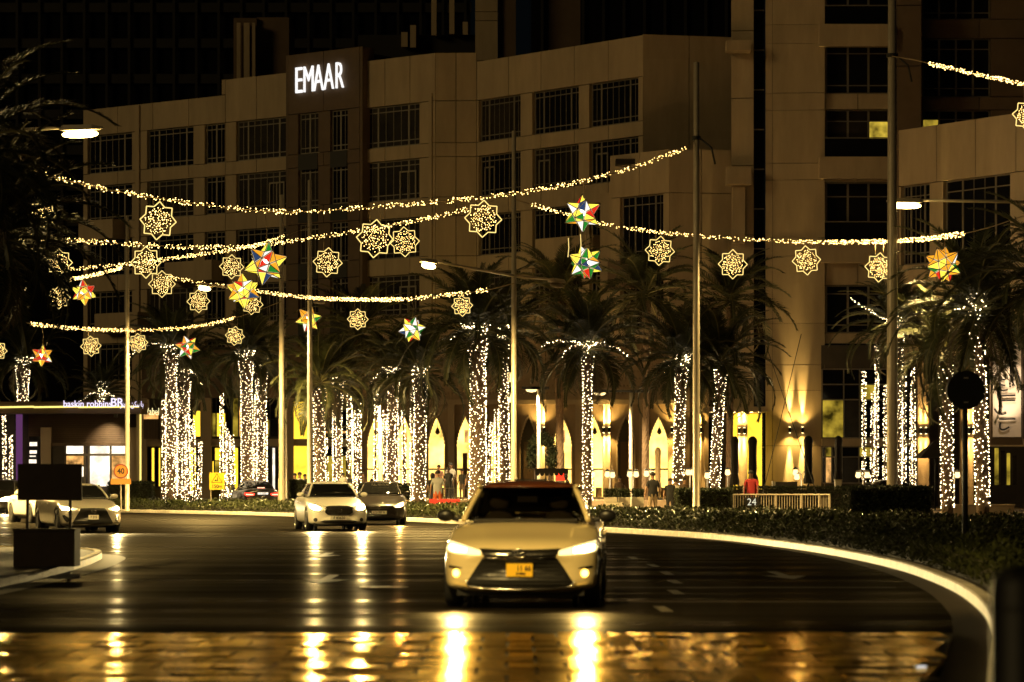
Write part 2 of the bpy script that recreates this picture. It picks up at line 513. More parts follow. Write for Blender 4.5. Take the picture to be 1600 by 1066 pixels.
# lane dashes and worn arrows
for px, py, l in ((1038,952,1.5),(1057,925.5,1.5),(1056,909.5,1.5),(1043,896,1.5),(1022,884,1.6),(990,872,1.6)):
    Y = F*EYE/(py-HOR); X = wx(px, Y)
    struct(MB().add([(X-0.07,Y-l/2,0.004),(X+0.07,Y-l/2,0.004),(X+0.07-0.03,Y+l/2,0.004),(X-0.07-0.03,Y+l/2,0.004)], [(0,1,2,3)]).build('lane_dash', M['white_paint']))
def arrow(px, py):
    Y = F*EYE/(py-HOR); X = wx(px, Y)
    pts = [(-0.08,2.2),(-0.08,0),(-0.35,0),(0,-1.6),(0.35,0),(0.08,0),(0.08,2.2)]
    struct(MB().add([(X+a, Y+b, 0.004) for a, b in pts], [tuple(range(7))]).build('lane_arrow', M['white_paint']))
arrow(508, 906); arrow(505, 868); arrow(1225, 900)
for py, x0, x1 in ((941, 950, 1470), (918.5, 960, 1400)):           # tar joints across the road
    Y = F*EYE/(py-HOR)
    struct(MB().add([(wx(x0,Y),Y-0.12,0.004),(wx(x1,Y),Y-0.12,0.004),(wx(x1,Y),Y+0.12,0.004),(wx(x0,Y),Y+0.12,0.004)], [(0,1,2,3)]).build('road_joint', M['concrete']))

# traffic island on the left
IP = [(-18,60),(-13.5,60.5),(-10.5,60.2),(-8.9,58.8),(-8.05,56.4),(-7.6,52.5),(-7.25,47),(-7.1,40),(-7.1,30),(-7.3,20)]
IC = catmull(IP, 0.8)
IN = knorm(IC)
if IN[-3].x > 0: IN = [-n for n in IN]
isl_v = [(p.x,p.y,0.125) for p in (c+n*0.1 for c, n in zip(IC, IN))] + [(-18,20,0.125)]
struct(MB().add(isl_v, [tuple(range(len(isl_v)))]).build('traffic_island', M['island']))
isk = struct(MB().add([v for i in range(len(IC)) for v in ((IC[i]+IN[i]*0.02+Vector((0,0,0.09))), (IC[i]+IN[i]*0.13+Vector((0,0,0.09))))],
                      [(2*i, 2*i+2, 2*i+3, 2*i+1) for i in range(len(IC)-1)]).build('island_kerb', M['joint']))
curve_stones(isk, IC, IN, 0.15, 0.14, lambda p: M['kerb_glow'] if p.y > 48 else M['concrete'])  # yellow glow at the island tip is put into the stone colour
struct(MB().add([v for i in range(len(IC)) for v in ((IC[i]-IN[i]*0.45+Vector((0,0,0.006))), (IC[i]+Vector((0,0,0.006))))],
               [(2*i, 2*i+2, 2*i+3, 2*i+1) for i in range(len(IC)-1)]).build('island_gutter', M['island']))

# terrace in front of the arcade
struct(MB().box(wx(560,150), wx(1160,150), 139, 176, 0.121, 0.62).build('terrace', M['plaster']))

# ---------------------------------------------------------------- facades
class Wall:
    """a wall plane between two plan points; u runs left to right, the normal looks at the road"""
    def __init__(s, pxa, Ya, pxb, Yb):
        s.A = Vector((wx(pxa,Ya), Ya, 0)); s.B = Vector((wx(pxb,Yb), Yb, 0))
        s.L = (s.B-s.A).length
        s.ux = (s.B-s.A)/s.L; s.uz = Vector((0,0,1)); s.n = s.ux.cross(s.uz)     # (x)x(z) = -y : outwards
        s.rz = math.atan2(s.ux.y, s.ux.x)
    def u(s, px):
        d = s.B-s.A
        return s.L*((px-800)*s.A.y - F*s.A.x)/(F*d.x - (px-800)*d.y)
    def z(s, px, py): return EYE + (HOR-py)*(s.A+s.ux*s.u(px)).y/F
    def p(s, u, z, out=0): return s.A + s.ux*u + s.uz*z + s.n*out
    def box(s, mb, u0, u1, z0, z1, d0, d1):      # d outwards
        return mb.obox(s.A, s.ux, s.n, s.uz, u0, u1, d0, d1, z0, z1)

def window(wl, root, u0, u1, z0, z1, nbar=7, thick=(0.22, 0.78), trans=(0.14, 0.86), depth=0.22, glass='glass', door=None, lit=None, mframe='frame'):
    """frame with mullions and glazing bars; every pane behind it is a sub-part"""
    fr = MB(); d0, d1 = -depth-0.06, -depth
    wl.box(fr, u0, u1, z0, z0+0.07, d0, d1+0.02); wl.box(fr, u0, u1, z1-0.07, z1, d0, d1+0.02)
    wl.box(fr, u0, u0+0.07, z0+0.07, z1-0.07, d0, d1+0.02); wl.box(fr, u1-0.07, u1, z0+0.07, z1-0.07, d0, d1+0.02)
    us = sorted([u0+0.07] + [u0+(u1-u0)*t for t in thick] + [u1-0.07])
    for t in thick:
        c = u0+(u1-u0)*t
        wl.box(fr, c-0.06, c+0.06, z0+0.07, z1-0.07, d0+0.003, d1+0.012)
    for t in trans:
        c = z0+(z1-z0)*t
        wl.box(fr, u0+0.07, u1-0.07, c-0.03, c+0.03, d0+0.006, d1+0.004)
    edges = [u0] + [u0+(u1-u0)*t for t in thick] + [u1]
    for a, b in zip(edges[:-1], edges[1:]):
        k = max(1, round(nbar*(b-a)/(u1-u0)))
        for i in range(1, k):
            c = a+(b-a)*i/k
            wl.box(fr, c-0.017, c+0.017, z0+0.07, z1-0.07, d0+0.009, d1)
    f = fr.build('window', M[mframe], root)
    zs = [z0] + [z0+(z1-z0)*t for t in trans] + [z1]
    for i, (a, b) in enumerate(zip(edges[:-1], edges[1:])):
        for j, (c, e) in enumerate(zip(zs[:-1], zs[1:])):
            mb = MB(); wl.box(mb, a+0.01, b-0.01, c+0.01, e-0.01, d0+0.02, d0+0.035)
            g = glass
            if lit and lit.get((i, j)): g = lit[(i, j)]
            mb.build('pane', M[g], f, )
    return f

def panel_wall(wl, root, z0, z1, cols=(), rows=(), pw=2.6, u0=0, u1=None, m='stone', skip=(), winkw=None, thick=0.3, minband=0.4, split_piers=None, back=True, winfn=None):
    """stone panels with open joints round a grid of windows; cols: (u0,u1) openings, rows: (z0,z1)"""
    u1 = wl.L if u1 is None else u1
    J = 0.022
    zb = [z0]
    for a, b in rows: zb += [a, b]
    zb.append(z1)
    def pan(a, b, c, e):
        if b-a < 0.03 or e-c < 0.03: return
        mb = MB(); o = rnd.uniform(-0.004, 0.004)
        wl.box(mb, a+J, b-J, c+J, e-J, -thick, o)
        mb.build('wall_panel', M[m], root)
    if back:
        mb = MB(); wl.box(mb, u0+0.03, u1-0.03, z0, z1-0.02, -thick-0.36, -thick-0.30)
        mb.build('inner_wall', M['joint'], root)
    for i in range(len(zb)-1):
        c, e = zb[i], zb[i+1]
        isrow = i % 2 == 1
        if not isrow:
            n = max(1, round((u1-u0)/pw))
            nz = max(1, round((e-c)/3.2))
            for k in range(n):
                for q in range(nz):
                    pan(u0+(u1-u0)*k/n, u0+(u1-u0)*(k+1)/n, c+(e-c)*q/nz, c+(e-c)*(q+1)/nz)
        else:
            x = u0
            for ci, (a, b) in enumerate(cols):
                pan(x, a, c, e)
                if ((i-1)//2, ci) not in skip:
                    if winfn: winfn((i-1)//2, ci, a, b, c, e)
                    else: window(wl, root, a+0.02, b-0.02, c+0.02, e-0.02, **(winkw or {}))
                x = b
            if cols: pan(x, u1, c, e)
            else:
                n = max(1, round((u1-u0)/pw))
                for k in range(n): pan(u0+(u1-u0)*k/n, u0+(u1-u0)*(k+1)/n, c, e)

ROWS = [(8.7,11.3),(12.4,15.0),(16.1,18.7),(19.9,22.5),(23.4,26.1)]
# ---- the long office building with the lit name
ob = thing('office_building', 'pale stone office building with stepped facade and lit white name on a brown bay', 'building', (wx(600,189),189,0))
def fy(px): return 205*math.exp(-1.8e-4*(px-130))
def balcony_door(wl, a, b, c, e, frac=(0.62, 0.92)):
    mb = MB(); u0, u1 = a+(b-a)*frac[0], a+(b-a)*frac[1]; d = -0.19
    zt = c+(e-c)*0.72
    wl.box(mb, u0, u0+0.10, c, zt, d, d+0.05); wl.box(mb, u1-0.10, u1, c, zt, d, d+0.05); wl.box(mb, u0+0.1, u1-0.1, zt-0.1, zt, d, d+0.05)
    mid = (u0+u1)/2; wl.box(mb, mid-0.04, mid+0.04, c, zt-0.1, d, d+0.04)
    mb.build('balcony_door', M['frame'], ob)
# segment 1
w1 = Wall(130, fy(130), 352, fy(352))
panel_wall(w1, ob, 6.5, 28.0, [(w1.u(137),w1.u(206)),(w1.u(230),w1.u(302)),(w1.u(320),w1.u(351))], ROWS, 3.2,
           winfn=lambda r, c, a, b, z0, z1: window(w1, ob, a+.02, b-.02, z0, z1, nbar=(7,7,4)[c], thick=((.24,.80),(.22,.82),(.5,))[c], glass=rnd.choice(['glass','glass','glass_dim'])))
mb = MB(); w1.box(mb, w1.u(213), w1.u(219), 6.5, 27.9, 0.006, 0.14); mb.build('pilaster', M['stone'], ob)
# segment 2, taller
w2 = Wall(352, fy(352), 450, fy(450))
panel_wall(w2, ob, 6.5, 29.05, [(w2.u(369),w2.u(448.5))], ROWS, 2.4,
           winfn=lambda r, c, a, b, z0, z1: (window(w2, ob, a+.02, b-.02, z0, z1, nbar=8, thick=(.2,.82), glass=rnd.choice(['glass','glass_dim'])), balcony_door(w2, a, b, z0, z1) if r in (1,3) else None))
mb = MB(); w2.box(mb, -0.32, -0.004, 28.05, 29.05, -0.3, 0); mb.build('parapet_return', M['stone'], ob)
# brown bay with the name
w3 = Wall(450, fy(450)-0.7, 562, fy(562)-0.7)
panel_wall(w3, ob, 6.5, 30.1, [(w3.u(466),w3.u(497)),(w3.u(516),w3.u(543))], ROWS, 2.6, m='stone_brown',
           winfn=lambda r, c, a, b, z0, z1: window(w3, ob, a+.02, b-.02, z0, z1, nbar=4, thick=(.5,), glass='glass_dim' if c == 0 else 'glass'))
mb = MB(); w3.box(mb, w3.L+0.002, w3.L+0.22, 6.5, 30.08, -1.2, -0.02); mb.build('bay_return', M['stone_brown'], ob)
mb = MB(); w3.box(mb, -0.2, -0.002, 6.5, 30.08, -1.2, -0.02); mb.build('bay_return', M['stone_brown'], ob)
for r in range(5):
    for a, b in ((466,497),(516,543)):
        mb = MB(); w3.box(mb, w3.u(a)+.02, w3.u(b)-.02, ROWS[r][0]-1.1, ROWS[r][0]-0.02, 0.008, 0.05)
        mb.build('spandrel_panel', M['dark_clad'], ob)
# segment right of the bay
w4 = Wall(563, fy(563), 680, fy(680))
panel_wall(w4, ob, 6.5, 29.2, [(w4.u(569),w4.u(655))], ROWS, 2.4,
           winfn=lambda r, c, a, b, z0, z1: (window(w4, ob, a+.02, b-.02, z0, z1, nbar=8, thick=(.22,.78), glass=rnd.choice(['glass','glass_dim'])), balcony_door(w4, a, b, z0, z1) if r in (1,3) else None))
mb = MB(); w4.box(mb, w4.u(671), w4.u(676), 6.5, 26.6, 0.006, 0.10); mb.build('pilaster', M['stone'], ob)
w5 = Wall(680, fy(680), 745, fy(680)-0.1)
panel_wall(w5, ob, 6.5, 29.2, [], ROWS, 1.4)
w6 = Wall(745, 185.5, 1005, 174.4)
panel_wall(w6, ob, 6.5, 28.6, [(w6.u(748),w6.u(813)),(w6.u(832),w6.u(904)),(w6.u(921),w6.u(997))], ROWS, 2.9,
           winfn=lambda r, c, a, b, z0, z1: (window(w6, ob, a+.02, b-.02, z0, z1, nbar=8, thick=(.2,.8), glass=rnd.choice(['glass','glass','glass_dim'])), balcony_door(w6, a, b, z0, z1, (.1,.35)) if r in (1,3) else None))
w7 = Wall(1005, 174.4, 1148, 175.6)
panel_wall(w7, ob, 6.5, 28.65, [], [(25.6,27.2),(18.5,20.0)], 3.0)
# balconies that step out of the long front
for wl, a, b, zb in ((w1,100+170/3.95,100+380/3.95,18.6),(w1,100+700/3.95,100+990/3.95,15.3),(w6,860,945,15.3),(w1,168,235,12.0)):
    mb = MB(); wl.box(mb, wl.u(a), wl.u(b), zb, zb+1.35, 0.02, 1.3); mb.build('balcony', M['stone'], ob)
# roof slab, penthouse, plant pillars
mb = MB()
for wl, h in ((w1,27.7),(w2,28.7),(w3,29.8),(w4,28.9),(w5,28.9),(w6,28.3)):
    wl.box(mb, 0.1, wl.L-0.1, h-0.3, h, -14, -0.35)
mb.build('roof', M['joint'], ob)
ph = MB(); ph.box(wx(366,204), wx(402,204), 203.5, 209, 28.9, wz(30,204)); ph.box(wx(402,204)+.01, wx(452,204), 203.8, 209, 28.9, wz(28,204))
ph.build('penthouse', M['stone_brown'], ob)
for a, b, t in ((370,376,36),(381,390,36),(394,399,36),(1,2,3)):
    if a > 5:
        mb = MB(); mb.box(wx(a,203), wx(b,203), 202.9, 203.3, 28.9, wz(t,203)); mb.build('roof_post', M['stone'], ob)
for a, b, t, bt in ((627,637,51,74),(641,650,40,75),(674,682,-40,56),(702,710,-40,54),(723,731,35,55)):
    mb = MB(); mb.box(wx(a,196), wx(b,196), 195.8, 196.4, wz(bt,196), wz(t,196)); mb.build('roof_pillar', M['stone'], ob)
mb = MB(); mb.box(wx(560,197), wx(742,197), 196.6, 206, 29.0, wz(56,197)); mb.build('roof_plant_room', M['dark_clad'], ob)
pw_ = Wall(742, 194, 778, 194)
panel_wall(pw_, ob, 28.0, 37, [], [(29.9,32.6),(33.2,36.0)], 2.6)
mb = MB(); mb.box(wx(778,194)+.01, wx(806,194), 194.3, 200, 28.0, 37); mb.build('roof_pier', M['stone_brown'], ob)
mb = MB(); mb.box(wx(858,194), wx(908,194), 196, 200, 28.0, 37); mb.build('roof_pier', M['stone_brown'], ob)
# name in lit letters
xs = [(462,475),(476,492),(492,507),(507,524),(524,540)]
for ch, (a, b) in zip('EMAAR', xs):
    me = text_mesh(ch, 2.55, M['sign_white'], 0.06, 0.53 if ch != 'E' else 0.60, bold=-0.022)
    c = (a+b)/2; u = w3.u(c)
    q = w3.p(u, w3.z(c, 148 - (c-462)*0.125 - 19), 0.12)
    rot = (Matrix.Rotation(w3.rz, 3, 'Z') @ Matrix.Rotation(R(90), 3, 'X')).to_euler()
    link('sign_letter', me, ob, q-absloc(ob), rot)

# ---- lower wing that steps forward
lw = thing('stone_wing', 'lower pale stone wing with big windows stepping out in front of the office building', 'building', (wx(1040,168),168,0))
v1 = Wall(953, 171.5, 1046, 168)
panel_wall(v1, lw, 9.7, 20.95, [(v1.u(969),v1.u(1036))], [(10.5,13.4),(14.6,18.4)], 2.0,
           winfn=lambda r, c, a, b, z0, z1: window(v1, lw, a+.02, b-.02, z0, z1, nbar=7, thick=(.3,.78), glass='glass'))
v2 = Wall(1046, 168, 1146, 168.6)
panel_wall(v2, lw, 9.7, 20.95, [], [(14.6,18.4)], 1.8)
mb = MB(); mb.box(v1.A.x+.3, v2.B.x, 170, 173.6, 20.3, 20.6); mb.build('roof', M['joint'], lw)
mb = MB(); v1.box(mb, -2.0, -0.01, 9.7, 18.9, -2.6, -1.2); mb.build('side_pier', M['stone'], lw)
mb = MB(); v1.box(mb, v1.u(966), v1.u(1000), 12.9, 14.55, 0.02, 0.9); mb.build('balcony', M['stone_brown'], lw)

# ---- residential tower on the right
rt = thing('residential_tower', 'tall stone residential tower with stacked windows and one lit balcony flat', 'building', (wx(1290,166),166,0))
TZ = 36
e0 = Wall(1142, 166.6, 1178, 166.4)
panel_wall(e0, rt, 0.2, TZ, [], [(3.9,7.8),(11.8,15.8),(19.8,23.7),(27.6,31.6)], 1.35)
for a, b in ((66,82),(263,290)):
    mb = MB(); mb.box(wx(1134,166), wx(1172,166), 165.2, 166.35, wz(b,166), wz(a,166)); mb.build('ledge', M['stone'], rt)
mb = MB(); mb.box(wx(1145,166), wx(1164,166), 165.9, 166.3, wz(380,166), wz(292,166)); mb.build('ledge_bracket', M['stone'], rt)
mb = MB(); mb.box(wx(1178,166)+.01, wx(1196,166)-.01, 166.9, 167.1, 0.2, TZ); mb.build('glass_slot', M['glass'], rt)
for k in range(16):
    z = 1.2+k*2.3
    mb = MB(); mb.box(wx(1178,166)+.012, wx(1196,166)-.012, 166.75, 166.89, z, z+0.06); mb.build('glazing_bar', M['frame'], rt)
e1 = Wall(1196, 166.2, 1289, 166)
jz = [EYE+(HOR-q)*166/F for q in (610,570,505,400,372,281,255,172,145,68,38)]
panel_wall(e1, rt, 0.2, TZ, [(0.5,0.5)], [], 99, back=True)
for o in list(rt.children):
    if o.name.startswith('wall_panel') and o.data.vertices[0].co.x > wx(1190,166)-rt.location.x: bpy.data.objects.remove(o)
zz = [0.2, 3.6] + sorted(jz) + [TZ]
for a, b in zip(zz[:-1], zz[1:]):
    for c, d in ((0, e1.u(1207)), (e1.u(1207), e1.L)):
        mb = MB(); e1.box(mb, c+.012, d-.012, a+.012, b-.012, -0.3, rnd.uniform(-.003,.003)); mb.build('wall_panel', M['stone'], rt)
# window stack
FL = [(wz(520,166),wz(445,166)),(wz(376,166),wz(284,166)),(wz(245,166),wz(170,166)),(wz(145,166),wz(68,166)),(wz(38,166),wz(-40,166))]
e2 = Wall(1289, 166.3, 1392, 166.3)
def tower_win(r, c, a, b, z0, z1):
    lit = {(2,0):'lit_dim',(2,1):'lit_room'} if r == 2 else {}
    f = window(e2, rt, a+.02, b-.02, z0, z1, nbar=3, thick=(.345,.67), trans=((.17,.82) if r in (0,3) else (.01,.76)), glass='glass_dim' if r in (2,) else 'glass', lit=lit)
    if r in (1,2,4):
        mb = MB(); e2.box(mb, a-0.3, b, z0-0.02, z0+1.05, 0.22, 0.26); mb.build('balcony_glass', M['carglass'] if r != 2 else M['glass'], rt)
        bp = MB(); e2.box(bp, a-0.3, b, z0+1.06, z0+1.12, 0.20, 0.28); bp.build('balcony_rail', M['frame'], rt)
panel_wall(e2, rt, 9.5, TZ, [(0.06, e2.L-0.04)], FL, 1.9, winfn=tower_win)
for r in (1,2,4):
    mb = MB(); e2.box(mb, -0.4, e2.L, FL[r][0]-1.3, FL[r][0]-0.03, 0.01, 0.6); mb.build('balcony_slab', M['stone'], rt)
e3 = Wall(1392, 166.2, 1440, 166)
panel_wall(e3, rt, 0.2, TZ, [], [(9.6,13.4),(13.5,17.5),(17.6,21.5),(21.6,25.5)], 1.9, m='stone_brown')
e4 = Wall(1440, 168, 1620, 168)
def tower_win2(r, c, a, b, z0, z1):
    lit = {(0,1):'lit_dim'} if r == 0 else {}
    window(e4, rt, a+.02, b-.02, z0, z1, nbar=4, thick=(.25,.5,.75), trans=(.15,.82), glass='glass', lit=lit)
panel_wall(e4, rt, 9.5, TZ, [(e4.u(1441),e4.u(1548))], [(wz(250,168),wz(172,168)),(wz(205,168)+2.0,wz(60,168)),(wz(30,168),wz(-40,168))], 3.0, m='stone_brown', winfn=tower_win2)

# ---- right wing nearer the road
rw = thing('corner_wing', 'lower stone wing at the right edge in front of the tower with dark windows', 'building', (wx(1500,148),148,0))
r1 = Wall(1404, 153, 1720, 141)
panel_wall(r1, rw, 7.9, 20.2, [(r1.u(1408),r1.u(1452)),(r1.u(1474),r1.u(1578))], [(9.0,11.5),(13.0,17.2)], 2.7,
           winfn=lambda r, c, a, b, z0, z1: window(r1, rw, a+.02, b-.02, z0, z1, nbar=6, thick=(.25,.75), glass='glass'))
mb = MB(); r1.box(mb, 0.1, r1.L, 19.6, 19.9, -9, -0.35); mb.build('roof', M['joint'], rw)
mb = MB(); r1.box(mb, -0.4, -0.004, 7.9, 20.15, -10, -0.01); mb.build('end_wall', M['stone_brown'], rw)

# ---- tower behind everything: its unlit look is put in as dark glass
dt = thing('unlit_tower', 'unlit tower rising behind the office building, its shade put in as dark glass', 'building', (wx(500,275),275,0))
MB().box(wx(-80,275), wx(735,275), 275.3, 300, 0.1, 62).build('core', M['glass'], dt)
MB().box(wx(830,262), wx(1145,262), 262.3, 290, 0.1, 62).build('core', M['glass'], dt)
for k in range(13):
    z = 26+k*3.4
    MB().box(wx(-80,275)-.1, wx(735,275)+.1, 274.9, 275.29, z, z+0.9).build('floor_band', M['dark_clad'], dt)
for k in range(24):
    x = wx(-80+k*35,275)
    MB().box(x, x+.25, 274.7, 274.89, 24, 62).build('mullion', M['dark_clad'], dt)
for k in range(10):
    x = wx(845+k*32,262)
    MB().box(x, x+.25, 262.0, 262.29, 24, 62).build('mullion', M['dark_clad'], dt)
# ---------------------------------------------------------------- arcade with pointed arches
ar = thing('arcade', 'plaster arcade of narrow pointed arches glowing yellow below a patterned frieze', 'arcade', (wx(800,172),172,0))
YA = 172.0
def ax(px): return wx(px, YA)
zc = wz(632, YA); ztop = 10.2
ARCH = [(586,13,'arch_light'),(632,13,'arch_light'),(682,13.5,'arch_light'),(727,14,'arch_light'),(778,14,'arch_light'),(826,14,None),(879,15,'arch_light'),(928,15,'arch_light'),(978,14,None),(1029,16,'arch_light')]
def arch_pts(hw, z0, zs, za, n=9):
    """right-hand side of a pointed, finely lobed arch, bottom to top"""
    pts = [(hw, z0), (hw, zs)]
    for i in range(1, n+1):
        t = i/n
        x = hw*(1-t**1.7); z = zs+(za-zs)*t**0.92
        pts += [(x+0.045 if i < n else 0, z-0.05 if i < n else z)]
        if i < n: pts += [(x-0.01, z+0.02)]
    return pts
edges = [560] + [ (ARCH[i][0]+ARCH[i+1][0])/2 for i in range(len(ARCH)-1)] + [1062]
for (c, hw, lit), e0_, e1_ in zip(ARCH, edges[:-1], edges[1:]):
    xc = ax(c); h = hw*YA/F; z0 = 0.62; za = wz(650, YA); zs = wz(700, YA)
    P_ = arch_pts(h, z0, zs, za)
    out = [(xc+a, b) for a, b in P_] + [(xc-a, b) for a, b in reversed(P_[:-1])]      # right foot, apex, left foot
    L, Rr = ax(e0_)+.012, ax(e1_)-.012
    mb = MB()
    k = len(P_)
    for d in (0.0, 0.45):
        vs = [(x, YA+d, z) for x, z in out]
        n0 = len(vs)
        vs += [(Rr,YA+d,z0),(Rr,YA+d,zc),(L,YA+d,zc),(L,YA+d,z0),(xc,YA+d,zc)]
        fr_ = [tuple(list(range(0, k)) + [n0+4, n0+1, n0]), tuple([n0+3, n0+2, n0+4] + list(range(k-1, n0)))]
        mb.add(vs, fr_)
    m0 = len(out)
    mb.add([(x, YA, z) for x, z in out] + [(x, YA+.45, z) for x, z in out], [(i, i+1, i+1+m0, i+m0) for i in range(m0-1)])
    mb.build('arch_wall', M['plaster'], ar)
    # lobed moulding round the opening
    MB().tube([(x, YA-0.02, z) for x, z in out], 0.06, 5).build('arch_moulding', M['stone'], ar)
    if lit:
        q = MB(); q.box(xc-h-.05, xc+h+.05, YA+.5, YA+.52, z0, za+.05); q.build('arch_pane', M[lit], ar)
        q = MB(); q.box(xc-h, xc+h, YA+.40, YA+.46, wz(734.5,YA), wz(732,YA)); q.box(xc-.02, xc+.02, YA+.41, YA+.45, z0, wz(735,YA)); q.build('transom', M['black'], ar)
        if c in (727, 879, 632):
            q = MB(); q.box(xc-h*.30, xc+h*.22, YA+.36, YA+.39, z0, wz(708,YA)); q.build('door', M['stone_brown'], ar)
            q = MB(); q.box(xc-h*.12, xc+h*.30, YA+.37, YA+.40, wz(692,YA), wz(672,YA)); q.build('hanging_picture', M['lit_warm'], ar)
        else:
            q = MB(); q.box(xc-h*.9, xc-h*.1, YA+.34, YA+.39, z0, wz(757,YA)); q.box(xc+h*.2, xc+h*.85, YA+.34, YA+.39, z0, wz(762,YA)); q.build('cabinet', M['stone_brown'], ar)
            q = MB(); q.lathe([(.03,wz(668,YA)),(.10,wz(671,YA)),(.15,wz(676,YA)),(.04,wz(679,YA))], (xc+h*.1,YA+.33,0), 8); q.tube([(xc+h*.1,YA+.33,wz(668,YA)),(xc+h*.1,YA+.33,wz(655,YA))], .012, 4); q.build('pendant', M['black'], ar)
    else:
        q = MB(); q.box(xc-h-.3, xc+h+.3, YA+.9, YA+1.0, z0, za+.3); q.build('door_recess', M['dark_wall'], ar)
        q = MB(); q.box(xc-h*.55, xc+h*.9, YA+.72, YA+.8, z0, wz(690,YA)); q.build('door', M['stone_brown'], ar)
# pilasters with paired sconces
for c in (656, 705, 752, 802, 846, 904, 948, 1004, 1057):
    MB().box(ax(c)-.20, ax(c)+.20, YA-.22, YA-.01, 0.62, zc).build('pilaster', M['stone'], ar)
MB().box(ax(560), ax(1064), YA-.3, YA+.2, zc, zc+.28).build('cornice', M['stone'], ar)
# frieze: raised lozenge pattern, one relief per bay
for i in range(len(edges)-1):
    L, Rr = ax(edges[i])+.015, ax(edges[i+1])-.015
    MB().box(L, Rr, YA, YA+.4, zc+.29, ztop).build('frieze_panel', M['plaster'], ar)
    mb = MB(); nx = 9; nz = 8
    for a in range(nx):
        for b in range(nz):
            x = L+(Rr-L)*(a+.5+(b%2)*.5-.25)/nx; z = zc+.45+(ztop-zc-.6)*(b+.5)/nz; s = .085
            mb.add([(x-s,YA-.005,z),(x,YA-.005,z-s*1.5),(x+s,YA-.005,z),(x,YA-.005,z+s*1.5),(x,YA-.06,z)], [(0,1,4),(1,2,4),(2,3,4),(3,0,4)])
    mb.build('frieze_relief', M['plaster'], ar, kind='stuff')
MB().box(ax(560), ax(1064), YA-.12, YA+3, ztop, ztop+.4).build('parapet', M['stone'], ar)

def sconce(px, py, Y, parent_label, power=55, up=True):
    """cylinder wall light throwing a beam up and a beam down"""
    s = thing('wall_sconce', parent_label, 'wall light', W(px, py, Y), 0, 'up and down wall lights')
    mb = MB(); mb.lathe([(.07,-.16),(.075,-.14),(.075,.14),(.07,.16)], (0,0,0), 12); mb.build('sconce_body', M['black'], s, local=True)
    mb = MB(); mb.box(-.03,.03,.07,.19,-.05,.05); mb.build('sconce_bracket', M['black'], s, local=True)
    for sg in (1, -1):
        mb = MB(); mb.lathe([(.055,.161*sg),(.055,.172*sg)], (0,0,0), 10); mb.build('sconce_lens', M['sconce'], s, local=True)
        l = bpy.data.lights.new('sconce_beam', 'SPOT'); l.energy = power; l.spot_size = R(17); l.spot_blend = 1.0; l.color = (1,.66,.2); l.shadow_soft_size = 0.04
        o = bpy.data.objects.new('sconce_beam', l); COL.objects.link(o); o.parent = s
        o.location = (0, 0.02, .2*sg)
        o.rotation_euler = (R(180) if sg > 0 else 0, 0, 0)
        o.rotation_euler.x += R(4.5 if sg > 0 else -4.5) * -1
        l = bpy.data.lights.new('sconce_glow', 'SPOT'); l.energy = 260; l.spot_size = R(115); l.spot_blend = 1; l.color = (1,.62,.16); l.shadow_soft_size = .06
        o2 = bpy.data.objects.new('sconce_glow', l); COL.objects.link(o2); o2.parent = s; o2.location = (0,-.12,.2*sg); o2.rotation_euler = o.rotation_euler
    return s
SC = [(841,672,171.68,'left of the pair of wall lights on the arcade pier beside the wreath arch'),(850,672,171.68,'right of the pair of wall lights on the arcade pier beside the wreath arch'),
      (943,672,171.68,'left of the pair of wall lights behind the T shaped plaza lamp'),(952,672,171.68,'right of the pair of wall lights behind the T shaped plaza lamp'),
      (1050,672,171.68,'wall light on the arcade end pier behind a leaning lit palm'),(1095,672,167.5,'wall light on the brown wall right of the tall garland pole'),
      (1155,673,164.0,'left wall light in the bright restaurant entrance'),(1163,673,164.0,'middle wall light in the bright restaurant entrance'),
      (1234,672,165.9,'left of the pair of wall lights on the plain tower wall'),(1254,672,165.9,'right of the pair of wall lights on the plain tower wall'),
      (1439,673,149.9,'left of the pair of wall lights near the dark awning'),(1447,673,149.9,'right of the pair of wall lights near the dark awning'),
      (1514,673,148.5,'left of the pair of wall lights behind the round sign post'),(1521,673,148.5,'right of the pair of wall lights behind the round sign post')]
for px, py, Y, lab in SC: sconce(px, py, Y, lab, 9000)

